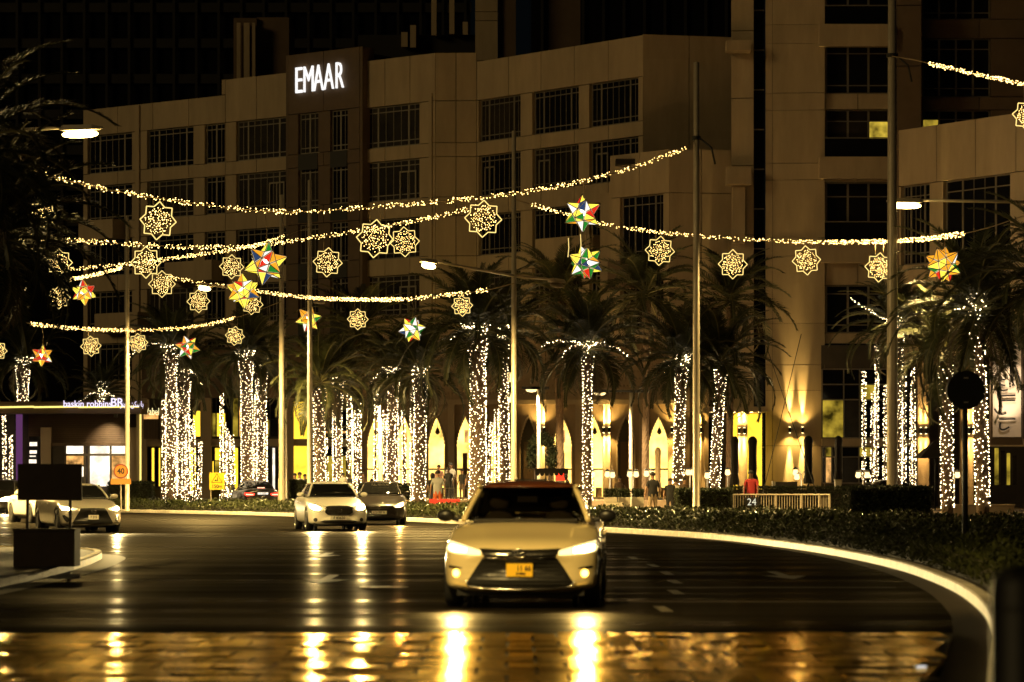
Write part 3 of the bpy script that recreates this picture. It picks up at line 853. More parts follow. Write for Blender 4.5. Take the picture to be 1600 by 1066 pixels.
# ---------------------------------------------------------------- dark two storey shop front, left of the arcade
sf = thing('shop_front', 'dark two storey shop front with piers and a bright yellow wall panel', 'shop', (wx(390,173),173,0))
YS = 173.0
def sx(px): return wx(px, YS)
MB().box(sx(225), sx(560), YS+2.5, YS+9, 0.2, 9.6).build('body', M['dark_wall'], sf)
MB().box(sx(222), sx(562), YS-.15, YS+2.6, wz(622,YS), 9.62).build('upper_wall', M['stone_brown'], sf)
MB().box(sx(222), sx(562), YS-.05, YS+2.4, wz(697,YS), wz(686,YS)).build('floor_beam', M['stone'], sf)
for a, b in ((222,229),(251,262),(314,330),(395,403),(446,459),(556,562)):
    MB().box(sx(a), sx(b), YS-.2, YS+.4, 0.2, wz(622,YS)-.004).build('pier', M['stone'], sf)
def shopwin(a, b, t, bt, m, parent, bars=(), tr=()):
    f = MB()
    f.box(sx(a), sx(b), YS+.30, YS+.36, wz(bt,YS), wz(bt,YS)+.08); f.box(sx(a), sx(b), YS+.30, YS+.36, wz(t,YS)-.08, wz(t,YS))
    for q in [a, b] + list(bars): f.box(sx(q)-.04, sx(q)+.04, YS+.31, YS+.37, wz(bt,YS)+.08, wz(t,YS)-.08)
    for q in tr: f.box(sx(a)+.04, sx(b)-.04, YS+.32, YS+.35, wz(q,YS)-.03, wz(q,YS)+.03)
    fo = f.build('window', M['black'], parent)
    qs = [a] + list(bars) + [b]
    ts = [t] + sorted(tr) + [bt]
    i = 0
    for u, v in zip(qs[:-1], qs[1:]):
        for c, d in zip(ts[:-1], ts[1:]):
            mm = m[i % len(m)] if isinstance(m, (list, tuple)) else m; i += 1
            MB().box(sx(u)+.01, sx(v)-.01, YS+.38, YS+.40, wz(d,YS)+.01, wz(c,YS)-.01).build('pane', M[mm], fo)
shopwin(330,352,612,684,['glass','lit_dim','glass','lit_yellow'],sf,(337,),(645,))
shopwin(352,394,612,684,['glass','lit_dim','lit_warm','glass','glass'],sf,(362,372,384),())
shopwin(330,352,698,768,['glass','lit_yellow','lit_yellow','lit_dim'],sf,(334,),(720,))
shopwin(352,394,698,768,['lit_dim','lit_yellow','glass','glass'],sf,(362,372,384),())
shopwin(262,313,640,684,['glass','lit_dim','glass','lit_yellow','glass'],sf,(274,290,300,),())
shopwin(262,313,698,768,['lit_dim','glass','lit_yellow','glass'],sf,(280,295,306),())
shopwin(404,445,615,684,['glass','lit_dim','glass'],sf,(421,434),(655,))
shopwin(404,445,698,768,['glass','glass_dim','lit_white','glass'],sf,(418,424,430),())
shopwin(229,251,698,762,['glass','lit_yellow','glass','lit_yellow'],sf,(235,241,246),())
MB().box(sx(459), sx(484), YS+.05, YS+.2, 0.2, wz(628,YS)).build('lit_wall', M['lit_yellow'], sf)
MB().box(sx(484), sx(500), YS-.1, YS+.3, 0.2, wz(622,YS)-.01).build('pier', M['dark_wall'], sf)
shopwin(496,556,632,690,['lit_warm','glass','glass','glass_dim','lit_dim','glass'],sf,(508,526),(640,))
MB().box(sx(496), sx(556), YS+.25, YS+.36, wz(697,YS)+.9, wz(686,YS)+.35).build('lit_band', M['lit_warm'], sf)
shopwin(496,556,698,768,['glass','lit_dim','glass','lit_dim'],sf,(510,526,541),(712,))

# script sign on its own lit panel
ss = thing('script_sign', 'cream script shop sign over slatted boards beside the ice cream shop', 'shop sign', (sx(238),YS-.3,wz(650,YS)))
MB().box(sx(226), sx(248), YS-.35, YS-.22, wz(655,YS), wz(645,YS)).build('sign_panel', M['lit_warm'], ss)
put_text('lettering', 'Wabel', 0.62, M['sign_cream'], (sx(237), YS-.40, wz(644,YS)), ss, 0, 0.01, 0.62)
for i in range(9):
    MB().box(sx(226)+i*.093, sx(226)+i*.093+.08, YS-.34, YS-.24, wz(686,YS), wz(656,YS)).build('slat', M['stone_brown'], ss)

# ---------------------------------------------------------------- ice cream shop on the left
ic = thing('ice_cream_shop', 'low brown boarded shop with bright white door and lit letters along its curved roof edge', 'shop', (wx(110,160),160,0))
YI = 160.0
def ix(px): return wx(px, YI)
def iz(py): return wz(py, YI)
MB().box(ix(-60), ix(214), YI+.6, YI+1.3, 0.125, iz(647)).build('body', M['dark_wall'], ic)
fa = [(-120,1.4),(-60,0.6),(0,0.0),(60,-.35),(130,-.5),(226,-.5)]
mb = MB(); vs = []
for px, d in fa:
    for zq in (iz(647), iz(629)): vs += [(ix(px), YI+d-1.2, zq)]
for px, d in fa:
    for zq in (iz(647), iz(629)): vs += [(ix(px), YI+1.3, zq)]
n = len(fa)
fs = [(2*i,2*i+2,2*i+3,2*i+1) for i in range(n-1)] + [(2*i+1,2*i+3,2*(n+i)+3,2*(n+i)+1) for i in range(n-1)] + [(2*i,2*(n+i),2*(n+i)+2,2*i+2) for i in range(n-1)] + [(2*n-2,2*n-1,4*n-1,4*n-2)]
mb.add(vs, fs).build('roof_fascia', M['stone_brown'], ic)
mb = MB()
for (p0, d0), (p1, d1) in zip(fa[:-1], fa[1:]):
    mb.tube([(ix(p0),YI+d0-1.23,iz(637.6)),(ix(p1),YI+d1-1.23,iz(636.8))], 0.055, 6)
mb.build('light_strip', M['sign_strip'], ic)
put_text('lettering', 'baskin robbins', 0.50, M['sign_violet'], (ix(144.5), YI-1.85, iz(633)), ic, 0, 0.03, 0.92, bold=0.004)
put_text('lettering', 'BR', 0.66, M['sign_violet'], (ix(190), YI-1.86, iz(631)), ic, 0, 0.03, 0.95, bold=0.008)
ARB = lambda s: ''.join(reversed(s))
put_text('lettering', ARB('\uFE91\uFE8E\uFEB3\uFEDC\uFEE6 \uFEAD\uFEED\uFE91\uFEE8\uFEB0'), 0.44, M['sign_violet'], (ix(213), YI-1.85, iz(633.5)), ic, 0, 0.03, 0.62)
# horizontal boards
zt, zb = iz(648), iz(692)
nb = 13
for k in range(nb):
    a = zb+(zt-zb)*k/nb; b = zb+(zt-zb)*(k+1)/nb
    mb = MB(); mb.add([(ix(42),YI+.56,a+.008),(ix(197),YI+.56,a+.008),(ix(197),YI+.56,b-.008),(ix(42),YI+.56,b-.008),
                       (ix(42),YI+.44,a+.008),(ix(197),YI+.44,a+.008),(ix(197),YI+.50,b-.008),(ix(42),YI+.50,b-.008)],
                      [(4,5,6,7),(0,4,7,3),(1,2,6,5),(2,3,7,6),(0,1,5,4)])
    mb.build('board', M['stone_brown'], ic)
MB().box(ix(70), ix(197), YI+.1, YI+.58, iz(697), iz(692)-.01).build('door_lintel', M['stone_brown'], ic)
fr_ = MB()
for q in (101,131,138,172,197): fr_.box(ix(q)-.05, ix(q)+.05, YI+.2, YI+.3, 0.125, iz(695))
fr_.box(ix(101)+.05, ix(197)-.05, YI+.21, YI+.29, iz(711)-.05, iz(709))
fr_.box(ix(101)+.05, ix(131)-.05, YI+.21, YI+.29, iz(728)-.04, iz(726))
fo = fr_.build('door_frame', M['frame'], ic)
for a, b, t, bt, m in ((101,131,697,709,'lit_white'),(138,172,697,709,'lit_white'),(172,197,697,709,'lit_white'),(138,172,711,760,'lit_white'),(172,197,711,760,'lit_warm'),(101,131,711,726,'lit_warm'),(101,131,728,745,'lit_white')):
    MB().box(ix(a)+.06, ix(b)-.06, YI+.26, YI+.28, iz(bt), iz(t)).build('pane', M[m], fo)
fl = MB(); fl.box(ix(178), ix(183), YI-.1, YI+.4, iz(652), iz(646.5)); fl.build('flood_light', M['frame'], ic)
l = bpy.data.lights.new('flood', 'SPOT'); l.energy = 500; l.spot_size = R(80); l.spot_blend = 1; l.color = (1,.75,.4)
o = bpy.data.objects.new('flood', l); COL.objects.link(o); o.parent = ic; o.location = Vector((ix(176),YI-.8,iz(651)))-ic.location; o.rotation_euler = (R(38),0,R(12))
MB().box(ix(214), ix(222), YI-.3, YI+.3, 0.125, iz(647)).build('corner_column', M['stone'], ic)
MB().box(ix(219.5), ix(222), YI-.36, YI-.31, 0.4, iz(648)).build('light_strip', M['sign_strip'], ic)
MB().lathe([(.18,.125),(.18,iz(648))], (ix(32),YI-.4,0), 14).build('lit_column', M['purple'], ic)
MB().box(ix(45), ix(62), YI+.1, YI+.4, iz(740), iz(682)).build('menu_case', M['black'], ic)
for a, t, bt in ((46,691,697),(46,704,709),(46,712,714),(45,718,724)):
    MB().box(ix(a), ix(a+8.5+(bt-t)*.5), YI+.06, YI+.09, iz(bt), iz(t)).build('menu_light', M['lit_white'], ic)
MB().box(ix(63), ix(79), YI+.05, YI+.42, 0.125, iz(668)).build('wall_panel', M['stone'], ic)
MB().box(ix(200), ix(213), YI+.05, YI+.5, 0.125, iz(668)).build('wall_panel', M['stone'], ic)
MB().box(ix(79.3), ix(100), YI+.15, YI+.45, 0.125, iz(697)-.01).build('wall_panel', M['dark_wall'], ic)

# ---------------------------------------------------------------- restaurant front at the foot of the tower
rf = thing('restaurant_front', 'ground floor restaurant with bright yellow entrance below a flat canopy', 'restaurant', (wx(1240,165),165,0))
YR = 165.0
def rx(px): return wx(px, YR)
def rz_(py): return wz(py, YR)
MB().box(rx(1066), rx(1112), YR+3, YR+4, 0.13, 9.5).build('wall', M['plaster'], rf)
for a, b in ((1072,1082),(1090,1100),(1106,1112)):
    MB().box(rx(a), rx(b), YR+2.6, YR+2.99, 0.13, 9.4).build('pilaster', M['plaster'], rf)
MB().box(rx(1100), rx(1194), YR-2.2, YR+1, rz_(645), rz_(637)).build('canopy', M['stone'], rf)
for k in range(7):
    x = rx(1108+k*12.5)
    MB().lathe([(.06,rz_(645.6)),(.08,rz_(645)-.005)], (x, YR-1.6, 0), 8).build('canopy_light', M['sconce'], rf)
MB().box(rx(1113), rx(1140), YR+.8, YR+.9, 0.13, rz_(646)).build('wall', M['dark_wall'], rf)
MB().box(rx(1140), rx(1166), YR-.9, YR-.5, 0.13, rz_(646)).build('wall', M['plaster'], rf)
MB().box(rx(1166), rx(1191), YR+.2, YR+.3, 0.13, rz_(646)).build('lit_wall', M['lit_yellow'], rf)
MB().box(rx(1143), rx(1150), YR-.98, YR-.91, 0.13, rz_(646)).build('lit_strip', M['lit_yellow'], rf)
MB().box(rx(1129), rx(1137), YR+.70, YR+.79, rz_(740), rz_(720)).build('menu_board', M['black'], rf)
def rwin(a, b, ts, bars, ms):
    f = MB(); t, bt = ts[0], ts[-1]
    for q in [a, b] + list(bars): f.box(rx(q)-.035, rx(q)+.035, YR+.8, YR+.88, rz_(bt), rz_(t))
    for q in ts: f.box(rx(a)+.035, rx(b)-.035, YR+.81, YR+.87, rz_(q)-.035, rz_(q)+.035)
    fo = f.build('window', M['frame'], rf); i = 0
    qs = [a] + list(bars) + [b]
    for u, v in zip(qs[:-1], qs[1:]):
        for c, d in zip(ts[:-1], ts[1:]):
            MB().box(rx(u)+.02, rx(v)-.02, YR+.89, YR+.91, rz_(d)+.02, rz_(c)-.02).build('pane', M[ms[i % len(ms)]], fo); i += 1
rwin(1287, 1400, (576,600,624,684), (1321,1346,1372), ['glass','glass','lit_dim','glass','glass','glass_dim','glass','lit_dim','glass','glass','glass','glass'])
MB().box(rx(1286), rx(1440), YR+.6, YR+.9, rz_(697), rz_(685)).build('floor_beam', M['stone'], rf)
rwin(1287, 1400, (698,714,755), (1292,1302,1318,1345,1372), ['glass','glass','lit_dim','lit_warm','glass','glass','glass','glass_dim','lit_dim','glass'])
MB().box(rx(1286), rx(1622), YR+1.0, YR+2.4, 0.13, 9.4).build('inner_wall', M['dark_wall'], rf)
for a, b in ((1400,1412),(1440,1452),(1470,1480)):
    MB().box(rx(a), rx(b), YR+.5, YR+.99, 0.13, 9.4).build('pier', M['stone_brown'], rf)
MB().box(wx(1434,150), wx(1452,150), 150, 150.4, .13, 7.8).build('pier', M['stone_brown'], rw)
MB().box(wx(1506,147.6), wx(1526,147.6), 148.6, 149, .13, 7.8).build('pier', M['stone_brown'], rw)
MB().box(wx(1536,147), wx(1610,147), 146.6, 147.2, wz(698,147), wz(686,147)).build('floor_beam', M['stone'], rw)
for i, (a, b) in enumerate(((1556,1562),(1565,1572),(1575,1580),(1584,1590))):
    MB().box(wx(a,147), wx(b,147), 147.3, 147.4, wz(758,147), wz(700+i*4,147)).build('pane', M[['lit_dim','glass_dim','lit_dim','glass_dim'][i]], rw)
# awning
aw = thing('awning', 'dark square awning by the pair of wall lights left of the round sign', 'awning', (wx(1455,140),140,wz(700,140)))
mb = MB(); mb.add([(wx(1431,140),138.6,wz(716,140)),(wx(1492,140),138.6,wz(716,140)),(wx(1492,140),141.2,wz(716,140)),(wx(1431,140),141.2,wz(716,140)),(wx(1461,140),140,wz(688,140))], [(0,1,4),(1,2,4),(2,3,4),(3,0,4)])
mb.build('awning_cloth', M['fabric_dark'], aw)
MB().tube([(wx(1461,140),140,.12),(wx(1461,140),140,wz(690,140))], .04, 8).build('awning_pole', M['black'], aw)
# banner
bn = thing('banner', 'tall white banner with sideways Arabic lettering at the right edge', 'banner', (wx(1572,145),145,0))
MB().box(wx(1551,145), wx(1595,145), 144.9, 145.0, wz(683,145), wz(535,145)).build('banner_cloth', M['banner'], bn)
MB().box(wx(1547,145), wx(1599,145), 145.05, 145.3, wz(540,145)-5, wz(530,145)).build('banner_frame', M['stone_brown'], bn)
for zz_, rx_ in ((wz(692,145), 180-16), (wz(528,145), 16)):
    l = bpy.data.lights.new('banner_light', 'SPOT'); l.energy = 1000; l.spot_size = R(75); l.spot_blend = 1; l.color = (1,.80,.55)
    o = bpy.data.objects.new('banner_light', l); COL.objects.link(o); o.parent = bn
    o.location = Vector((wx(1572,145),143.6,zz_))-bn.location; o.rotation_euler = (R(rx_),0,0)
put_text('lettering', ARB('\uFEA9\uFE8D\uFEAD \uFE8D\uFEDF\uFEB7\u0640\uFEAA'), 1.15, M['ink'], (wx(1572,144.8), 144.85, wz(618,145)), bn, 0, 0.004, 0.92, roll=R(-90))
# ---------------------------------------------------------------- street lamps
def spot(parent, loc, energy, size, col, rot=(0,0,0), blend=0.8, soft=0.15, name='lamp_light'):
    l = bpy.data.lights.new(name, 'SPOT'); l.energy = energy; l.spot_size = R(size); l.spot_blend = blend; l.color = col; l.shadow_soft_size = soft
    o = bpy.data.objects.new(name, l); COL.objects.link(o); o.parent = parent; o.location = loc; o.rotation_euler = rot
    return o
def street_lamp(label, base, top, heads, aim=None, rad=0.13, arm_z=None, energy=26000, group='street lamps over the road'):
    """heads: list of (dx, dy, lit): lamp heads at the end of arms"""
    t = thing('street_lamp', label, 'street lamp', base, 0, group)
    h = top-base[2]; az = arm_z-base[2]
    MB().lathe([(rad*1.7,0),(rad*1.7,.35),(rad*1.25,.5),(rad*1.2,1.5),(rad,1.6),(rad*.7,h),(rad*.3,h+.02)], n=14).build('pole', M['metal'], t, True, True)
    for dx, dy, lit in heads:
        d = Vector((dx, dy, 0)); L = d.length; u = d/L; s = Vector((-u.y, u.x, 0))
        MB().tube([u*0.05+Vector((0,0,az)), u*(L-.6)+Vector((0,0,az+.04))], [.06,.045], 8).build('arm', M['metal'], t, True, True)
        mb = MB(); o = u*(L-.05)+Vector((0,0,az+.0))
        hw = [(-.62,.05,-.03,.06),(-.5,.16,-.05,.10),(.35,.17,-.05,.09),(.62,.03,-.02,.03)]
        vs = []; fs = []
        for a, b, c, e in hw: vs += [o+u*a+s*b+Vector((0,0,c)), o+u*a-s*b+Vector((0,0,c)), o+u*a-s*b*.7+Vector((0,0,e)), o+u*a+s*b*.7+Vector((0,0,e))]
        for i in range(3):
            for k in range(4): fs.append((i*4+k, i*4+(k+1)%4, i*4+4+(k+1)%4, i*4+4+k))
        fs += [(3,2,1,0),(12,13,14,15)]
        hd = mb.add(vs, fs).build('lamp_head', M['metal'], t, False, True)
        df = MB(); df.tube([o+u*a+Vector((0,0,-.15)) for a in (-.56,-.50,-.36,-.05,.28,.42,.48)], [.02,.06,.09,.105,.09,.06,.02], 10)
        df.build('diffuser', M['lamp'] if lit else M['frame'], hd, True, True)
        if lit:
            rot = (0,0,0) if aim is None else (Vector(aim)-(Vector(base)+o)).to_track_quat('-Z','Y').to_euler()
            spot(t, o+Vector((0,0,-.25)), energy, 165 if aim is None else 40, (1,.68,.22), rot, blend=0.5 if aim is None else .8, soft=.2)
    return t
base = lambda px, Y, z=0.12: Vector((wx(px,Y), Y, z))
zl = lambda py, Y: wz(py, Y)
street_lamp('tall street lamp in the middle of the palm row with its head glowing', base(803,108), wz(205,108), [((wx(668,101)-wx(803,108)),-7.0,True),((wx(872,111)-wx(803,108)),3.0,False)], None, .112, wz(422,105), energy=26000)
street_lamp('street lamp behind the cluster of yellow stars with a glowing head beside a small rosette', base(440,138), wz(305,138), [((wx(318,131)-wx(440,138)),-7.0,True),((wx(500,141)-wx(440,138)),3.0,False)], None, .14, wz(455,135))
street_lamp('street lamp at the right edge with its head glowing behind the tallest pole', base(1668,98), wz(250,98), [((wx(1408,98)-wx(1668,98)),-.5,True)], None, .14, wz(317,98), energy=9000)
street_lamp('street lamp at the left edge with its long head glowing before the office building', base(-70,79), wz(170,79), [((wx(130,78)-wx(-70,79)),-1.0,True)], None, .14, wz(208,79), energy=15000)
street_lamp('added unseen street lamp beyond the left edge that brightens the kerb', Vector((-29,106,.1)), 11.6, [(4.0,2.0,True)], None, .14, 11.2, energy=120000)  # added lamp, out of view, to brighten the far kerb
street_lamp('added unseen street lamp on the traffic island, aimed at the taxi', Vector((-9.5,21,.125)), 11.5, [(5.5,0,True)], (.1,33.8,.8), .14, 11.2, energy=22000)  # added out of view; narrow beam aimed to brighten the taxi

# plain poles that carry the garlands
def pole(label, px, Y, top, r):
    t = thing('garland_pole', label, 'pole', base(px, Y), 0, 'tall poles that carry the garlands')
    h = wz(top, Y)-.12
    MB().lathe([(r*1.8,0),(r*1.8,.06),(r*1.1,.1),(r*1.05,h*.35),(r*.8,h),(r*.2,h+.03)], n=14).build('pole_shaft', M['metal'], t, True, True)
    return t
pole('bare tapered pole with a garland clamp, right of the stepped wing', 1088, 97, 98, .115)
pole('thick bare pole reaching out of the top of the picture', 1394, 95, -60, .165)
pole('bare pole standing left of the brown bay with a rosette at its right', 484, 132, 282, .115)
pole('short bare pole in front of the ice cream shop', 199, 135, 338, .10)
pole('thin round pole close beside the street lamp behind the red tail lights', 447, 149, 560, .05)
for px, Y, py in ((1088,97,216),(1394,95,87)):
    cl = thing('pole_clamp', 'black strap clamp holding a garland cable to the %s pole' % ('right hand bare' if px < 1200 else 'thickest'), 'clamp', W(px,py,Y))
    MB().lathe([(.15 if px < 1200 else .2,-.06),(.15 if px < 1200 else .2,.06)], n=12).build('strap', M['black'], cl, False, True)
    MB().tube([(.1,-.1,0),(.5,-.2,-.35),(.62,-.2,-.9)], .035, 6).build('loose_cable', M['black'], cl, True, True)

# ---------------------------------------------------------------- garlands
def garland(label, pts, lit=(0,1), dens=13, jit=0.08, r=0.032, RS=.50, DS=1.7):
    """pts: (px, py, Y) way points of a sagging cable; bulbs hang in a loose bunch round it"""
    P = [W(*p) for p in pts]
    P = [P[0]*2-P[1]] + P + [P[-1]*2-P[-2]]
    C = []
    for i in range(1, len(P)-2):
        a, b, c, d = P[i-1:i+3]
        for k in range(16):
            t = k/16
            C.append(0.5*((2*b)+(c-a)*t+(2*a-5*b+4*c-d)*t*t+(3*b-a-3*c+d)*t**3))
    C.append(P[-2])
    t = thing('light_garland', label, 'light garland', C[0], 0, 'light garlands across the road')
    MB().tube(C, .018, 5).build('cable', M['wire'], t)
    L = [0]
    for a, b in zip(C[:-1], C[1:]): L.append(L[-1]+(b-a).length)
    n = int(L[-1]*dens*DS); B = []
    ph = rnd.uniform(0, 6)
    for k in range(n):
        s = rnd.uniform(lit[0], lit[1])*L[-1]
        i = max(j for j in range(len(L)) if L[j] <= s); i = min(i, len(C)-2)
        q = C[i].lerp(C[i+1], (s-L[i])/max(1e-6, L[i+1]-L[i]))
        a = rnd.uniform(0, 6.283); rr = jit*.7*math.sqrt(rnd.random())
        B.append(q + Vector((rnd.uniform(-.04,.04), math.cos(a)*rr, math.sin(a)*rr)) - C[0])
    o = link('bulbs', bulbs_mesh('bulbs', [tuple(b) for b in B], r*RS, M['bulb_warm']), t, kind='stuff')
    return C
garland('longest garland sweeping from the dark left palm up to the pole by the stepped wing', [(40,262,84),(85,277,85),(130,288,86),(200,302,87),(290,316,88),(440,331,90),(600,322,91.5),(800,303,93),(950,273,95),(1062,235,96.5),(1088,217,97)], (.035,.975), 15, .13, .031)
garland('second garland from the top, from the dark left palm to the middle lamp post', [(20,362,100),(66,372,102),(200,381,105),(300,386,107),(390,385,109),(480,373,113),(640,347,111),(740,324,109),(803,300,107.8)], (.04,.93), 14, .14, .034)
garland('garland rising behind the big yellow star from a rosette on the left', [(95,422,118),(200,413,121),(300,399,125),(395,384,129),(484,355,131.9)], (.03,.9), 14, .13, .034)
garland('short garland below the left rosettes ending near the short bare pole', [(105,438,120),(150,429,127),(186,420,132),(199,416,134.9)], (.02,.86), 13, .12, .034)
garland('garland from the short bare pole past small stars to the middle lamp post', [(199,418,135),(250,431,136),(350,447,137),(470,464,131),(560,468,122),(640,467,113),(750,455,109),(803,443,107.8)], (.05,.965), 13, .13, .036)
garland('lowest garland at the left in front of the palms', [(20,500,124),(62,508,126),(130,514,130),(200,516,134),(300,511,134),(380,493,137),(440,471,137.8)], (.07,.86), 13, .13, .037)
garland('garland over the right palms carrying four rosettes and a star', [(803,308,107.8),(822,317,108),(950,351,111),(1090,369,109.5),(1250,378,107),(1390,377,97),(1480,369,88),(1540,357,86),(1600,337,85),(1668,312,84)], (.025,.90), 15, .12, .033)
garland('garland leaving the thickest pole at the top right', [(1394,88,94.8),(1430,94,92),(1462,102,90),(1530,117,86),(1610,134,81),(1700,150,76)], (.22,1), 13, .10, .030)

# ---------------------------------------------------------------- eight pointed rosettes
def rosette(px, py, rpx, Y, label, top=None):
    c = W(px, py, Y); Rr = rpx*Y/F
    t = thing('star_rosette', label, 'light star', c, rnd.uniform(-.25,.25), 'eight pointed light rosettes hanging from the garlands')
    a0 = R(90)+rnd.uniform(-.10,.10)
    out = []
    for k in range(16):
        a = a0+k*math.pi/8; r = Rr if k % 2 == 0 else Rr*.77
        b = a0+(k+1)*math.pi/8; r2 = Rr if k % 2 == 1 else Rr*.77
        p0 = Vector((math.cos(a)*r,0,math.sin(a)*r)); p1 = Vector((math.cos(b)*r2,0,math.sin(b)*r2))
        out += [p0.lerp(p1, s) for s in (0.02,.5,.98)]
    MB().ring(out, .010+.013*Rr, 6).build('outline_tube', M['neon'], t, False, True)
    B = []
    tries = 0
    while len(B) < 92 and tries < 4000:
        tries += 1
        a = rnd.uniform(0,6.283); r = Rr*.70*math.sqrt(rnd.random())
        q = (math.cos(a)*r, rnd.uniform(-.05,.05), math.sin(a)*r)
        if all((q[0]-b[0])**2+(q[2]-b[2])**2 > (Rr*.085)**2 for b in B): B.append(q)
    link('bulbs', bulbs_mesh('bulbs', B, .018*Rr+.004, M['bulb_warm']), t, kind='stuff')
    mb = MB()
    for k in range(5): mb.tube([(-Rr*.62,.03,Rr*(.36-.18*k)),(Rr*.62,.03,Rr*(.36-.18*k))], .004, 4)
    mb.build('net', M['wire'], t, False, True)
    if top is not None:
        h = (py-top)*Y/F
        for s in (-.27, .27):
            MB().tube([(s*Rr,0,Rr*.84),(s*Rr*1.05,0,Rr*.84+(h-Rr*.84)*.5),(s*Rr*.98,0,h)], .011, 5).build('hanger', M['wire'], t, True, True)
RO = [(247,345,30,87.5,308,'large light rosette hanging alone from the longest garland at the left'),
 (586,373,30,91.4,324,'large light rosette overlapping a smaller one below the brown bay'),
 (755,342,29,92.5,308,'large light rosette left of the middle lamp post'),
 (632,378,23.5,118.5,349,'smaller light rosette tucked right of the large overlapping one'),
 (512,410,23,114.5,368,'light rosette just right of the bare pole below the brown bay'),
 (228,410,25,105.5,381,'light rosette above right of the short bare pole with another touching below'),
 (253,444,21,136,431,'light rosette touching the lower right of a bigger rosette'),
 (362,417,19,127.5,392,'light rosette left of the big yellow and red star'),
 (310,471,18,136.5,441,'light rosette below the glowing street lamp head on the left'),
 (394,475,17,137.4,452,'light rosette half hidden behind the yellow star'),
 (559,499,16.5,122,468,'small light rosette between two small stars in the middle'),
 (722,478,16.5,109.5,458,'small light rosette over the lit palm left of the middle lamp post'),
 (142,541,16,131,515,'small light rosette hanging low at the left from the lowest garland'),
 (216,536,15,135.6,516,'small light rosette just right of the short bare pole'),
 (367,525,15,145,496,'small light rosette low before the palm crown left of the lamp post'),
 (1031,392,23,114.5,362,'light rosette first to the right of the two stacked stars'),
 (1145,413,23,110,372,'light rosette right of the bare pole by the stepped wing'),
 (1260,407,23,106.5,378,'light rosette alone before the plain tower wall'),
 (1374,418,23,98,378,'light rosette partly behind the thickest pole'),
 (1607,180,25,82,134,'light rosette cut by the right edge near the top'),
 (66,335,22,85,None,'light rosette half hidden in the dark palm, upper one'),
 (92,465,18,118,None,'light rosette low in the dark palm beside a red star'),
 (92,410,21,104,None,'light rosette half hidden in the dark palm, middle one'),
 (-5,548,16,120,None,'light rosette cut by the left edge')]
for px, py, r, Y, top, lab in RO: rosette(px, py, r, Y, lab, top)

# ---------------------------------------------------------------- faceted star lanterns
PANE = [emat('lantern pane yellow', (1,.76,.06), 1.7), emat('lantern pane amber', (1,.40,.02), 1.15), emat('lantern pane red', (.9,.035,.012), 0.95),
        emat('lantern pane green', (.03,.34,.035), 0.75), emat('lantern pane blue', (.06,.12,.30), 0.5), emat('lantern pane white', (1,.95,.82), 1.25)]
ph_ = (1+5**.5)/2
ICO = [Vector(v).normalized() for v in [(0,1,ph_),(0,-1,ph_),(0,1,-ph_),(0,-1,-ph_),(1,ph_,0),(-1,ph_,0),(1,-ph_,0),(-1,-ph_,0),(ph_,0,1),(ph_,0,-1),(-ph_,0,1),(-ph_,0,-1)]]
TRI = []
for i in range(12):
    for j in range(i+1, 12):
        for k in range(j+1, 12):
            if all(ICO[a].dot(ICO[b]) > .4 for a, b in ((i,j),(j,k),(i,k))): TRI.append((i,j,k))
DOD = [(ICO[i]+ICO[j]+ICO[k]).normalized()*.55 for i, j, k in TRI]
FAC = []
for i in range(12):
    ids = [n_ for n_, t_ in enumerate(TRI) if i in t_]
    a = ICO[i].orthogonal().normalized(); b = ICO[i].cross(a)
    ids.sort(key=lambda q: math.atan2(DOD[q].dot(b), DOD[q].dot(a)))
    for q in range(5): FAC.append((i, ids[q], ids[(q+1) % 5]))
def tri_frame(f):
    tip, a, b = ICO[f[0]], DOD[f[1]], DOD[f[2]]
    m = (a+b)/2; ex = (b-a).normalized(); ey = (tip-m).normalized(); ez = ex.cross(ey)
    return m, ex, ey, ez, (b-a).length, (tip-m).length
_, _, _, _, bl, hl = tri_frame(FAC[0])
PM = []
for m_ in PANE:
    mb = MB(); s = .80
    c = hl*.36
    tri = [(-bl/2,0),(bl/2,0),(0,hl)]; cx, cy = 0, hl/3
    inn = [(cx+(x-cx)*s, cy+(y_-cy)*s) for x, y_ in tri]
    mb.add([(x,y_,.004) for x, y_ in inn] + [(x,y_,-.006) for x, y_ in inn], [(0,1,2),(5,4,3),(0,3,4,1),(1,4,5,2),(2,5,3,0)])
    PM.append(mb.mesh('glass_panel', m_))
PM_FRAME = MB()
EDG = set()
for f in FAC:
    for a, b in ((('t',f[0]),('d',f[1])), (('d',min(f[1],f[2])),('d',max(f[1],f[2])))): EDG.add((a,b))
for a, b in EDG:
    g = lambda q: ICO[q[1]] if q[0] == 't' else DOD[q[1]]
    PM_FRAME.tube([g(a), g(b)], .020, 4)
FRAME_ME = PM_FRAME.mesh('frame', mat('lantern lead frame', (.10,.07,.04), .5, metal=.5))
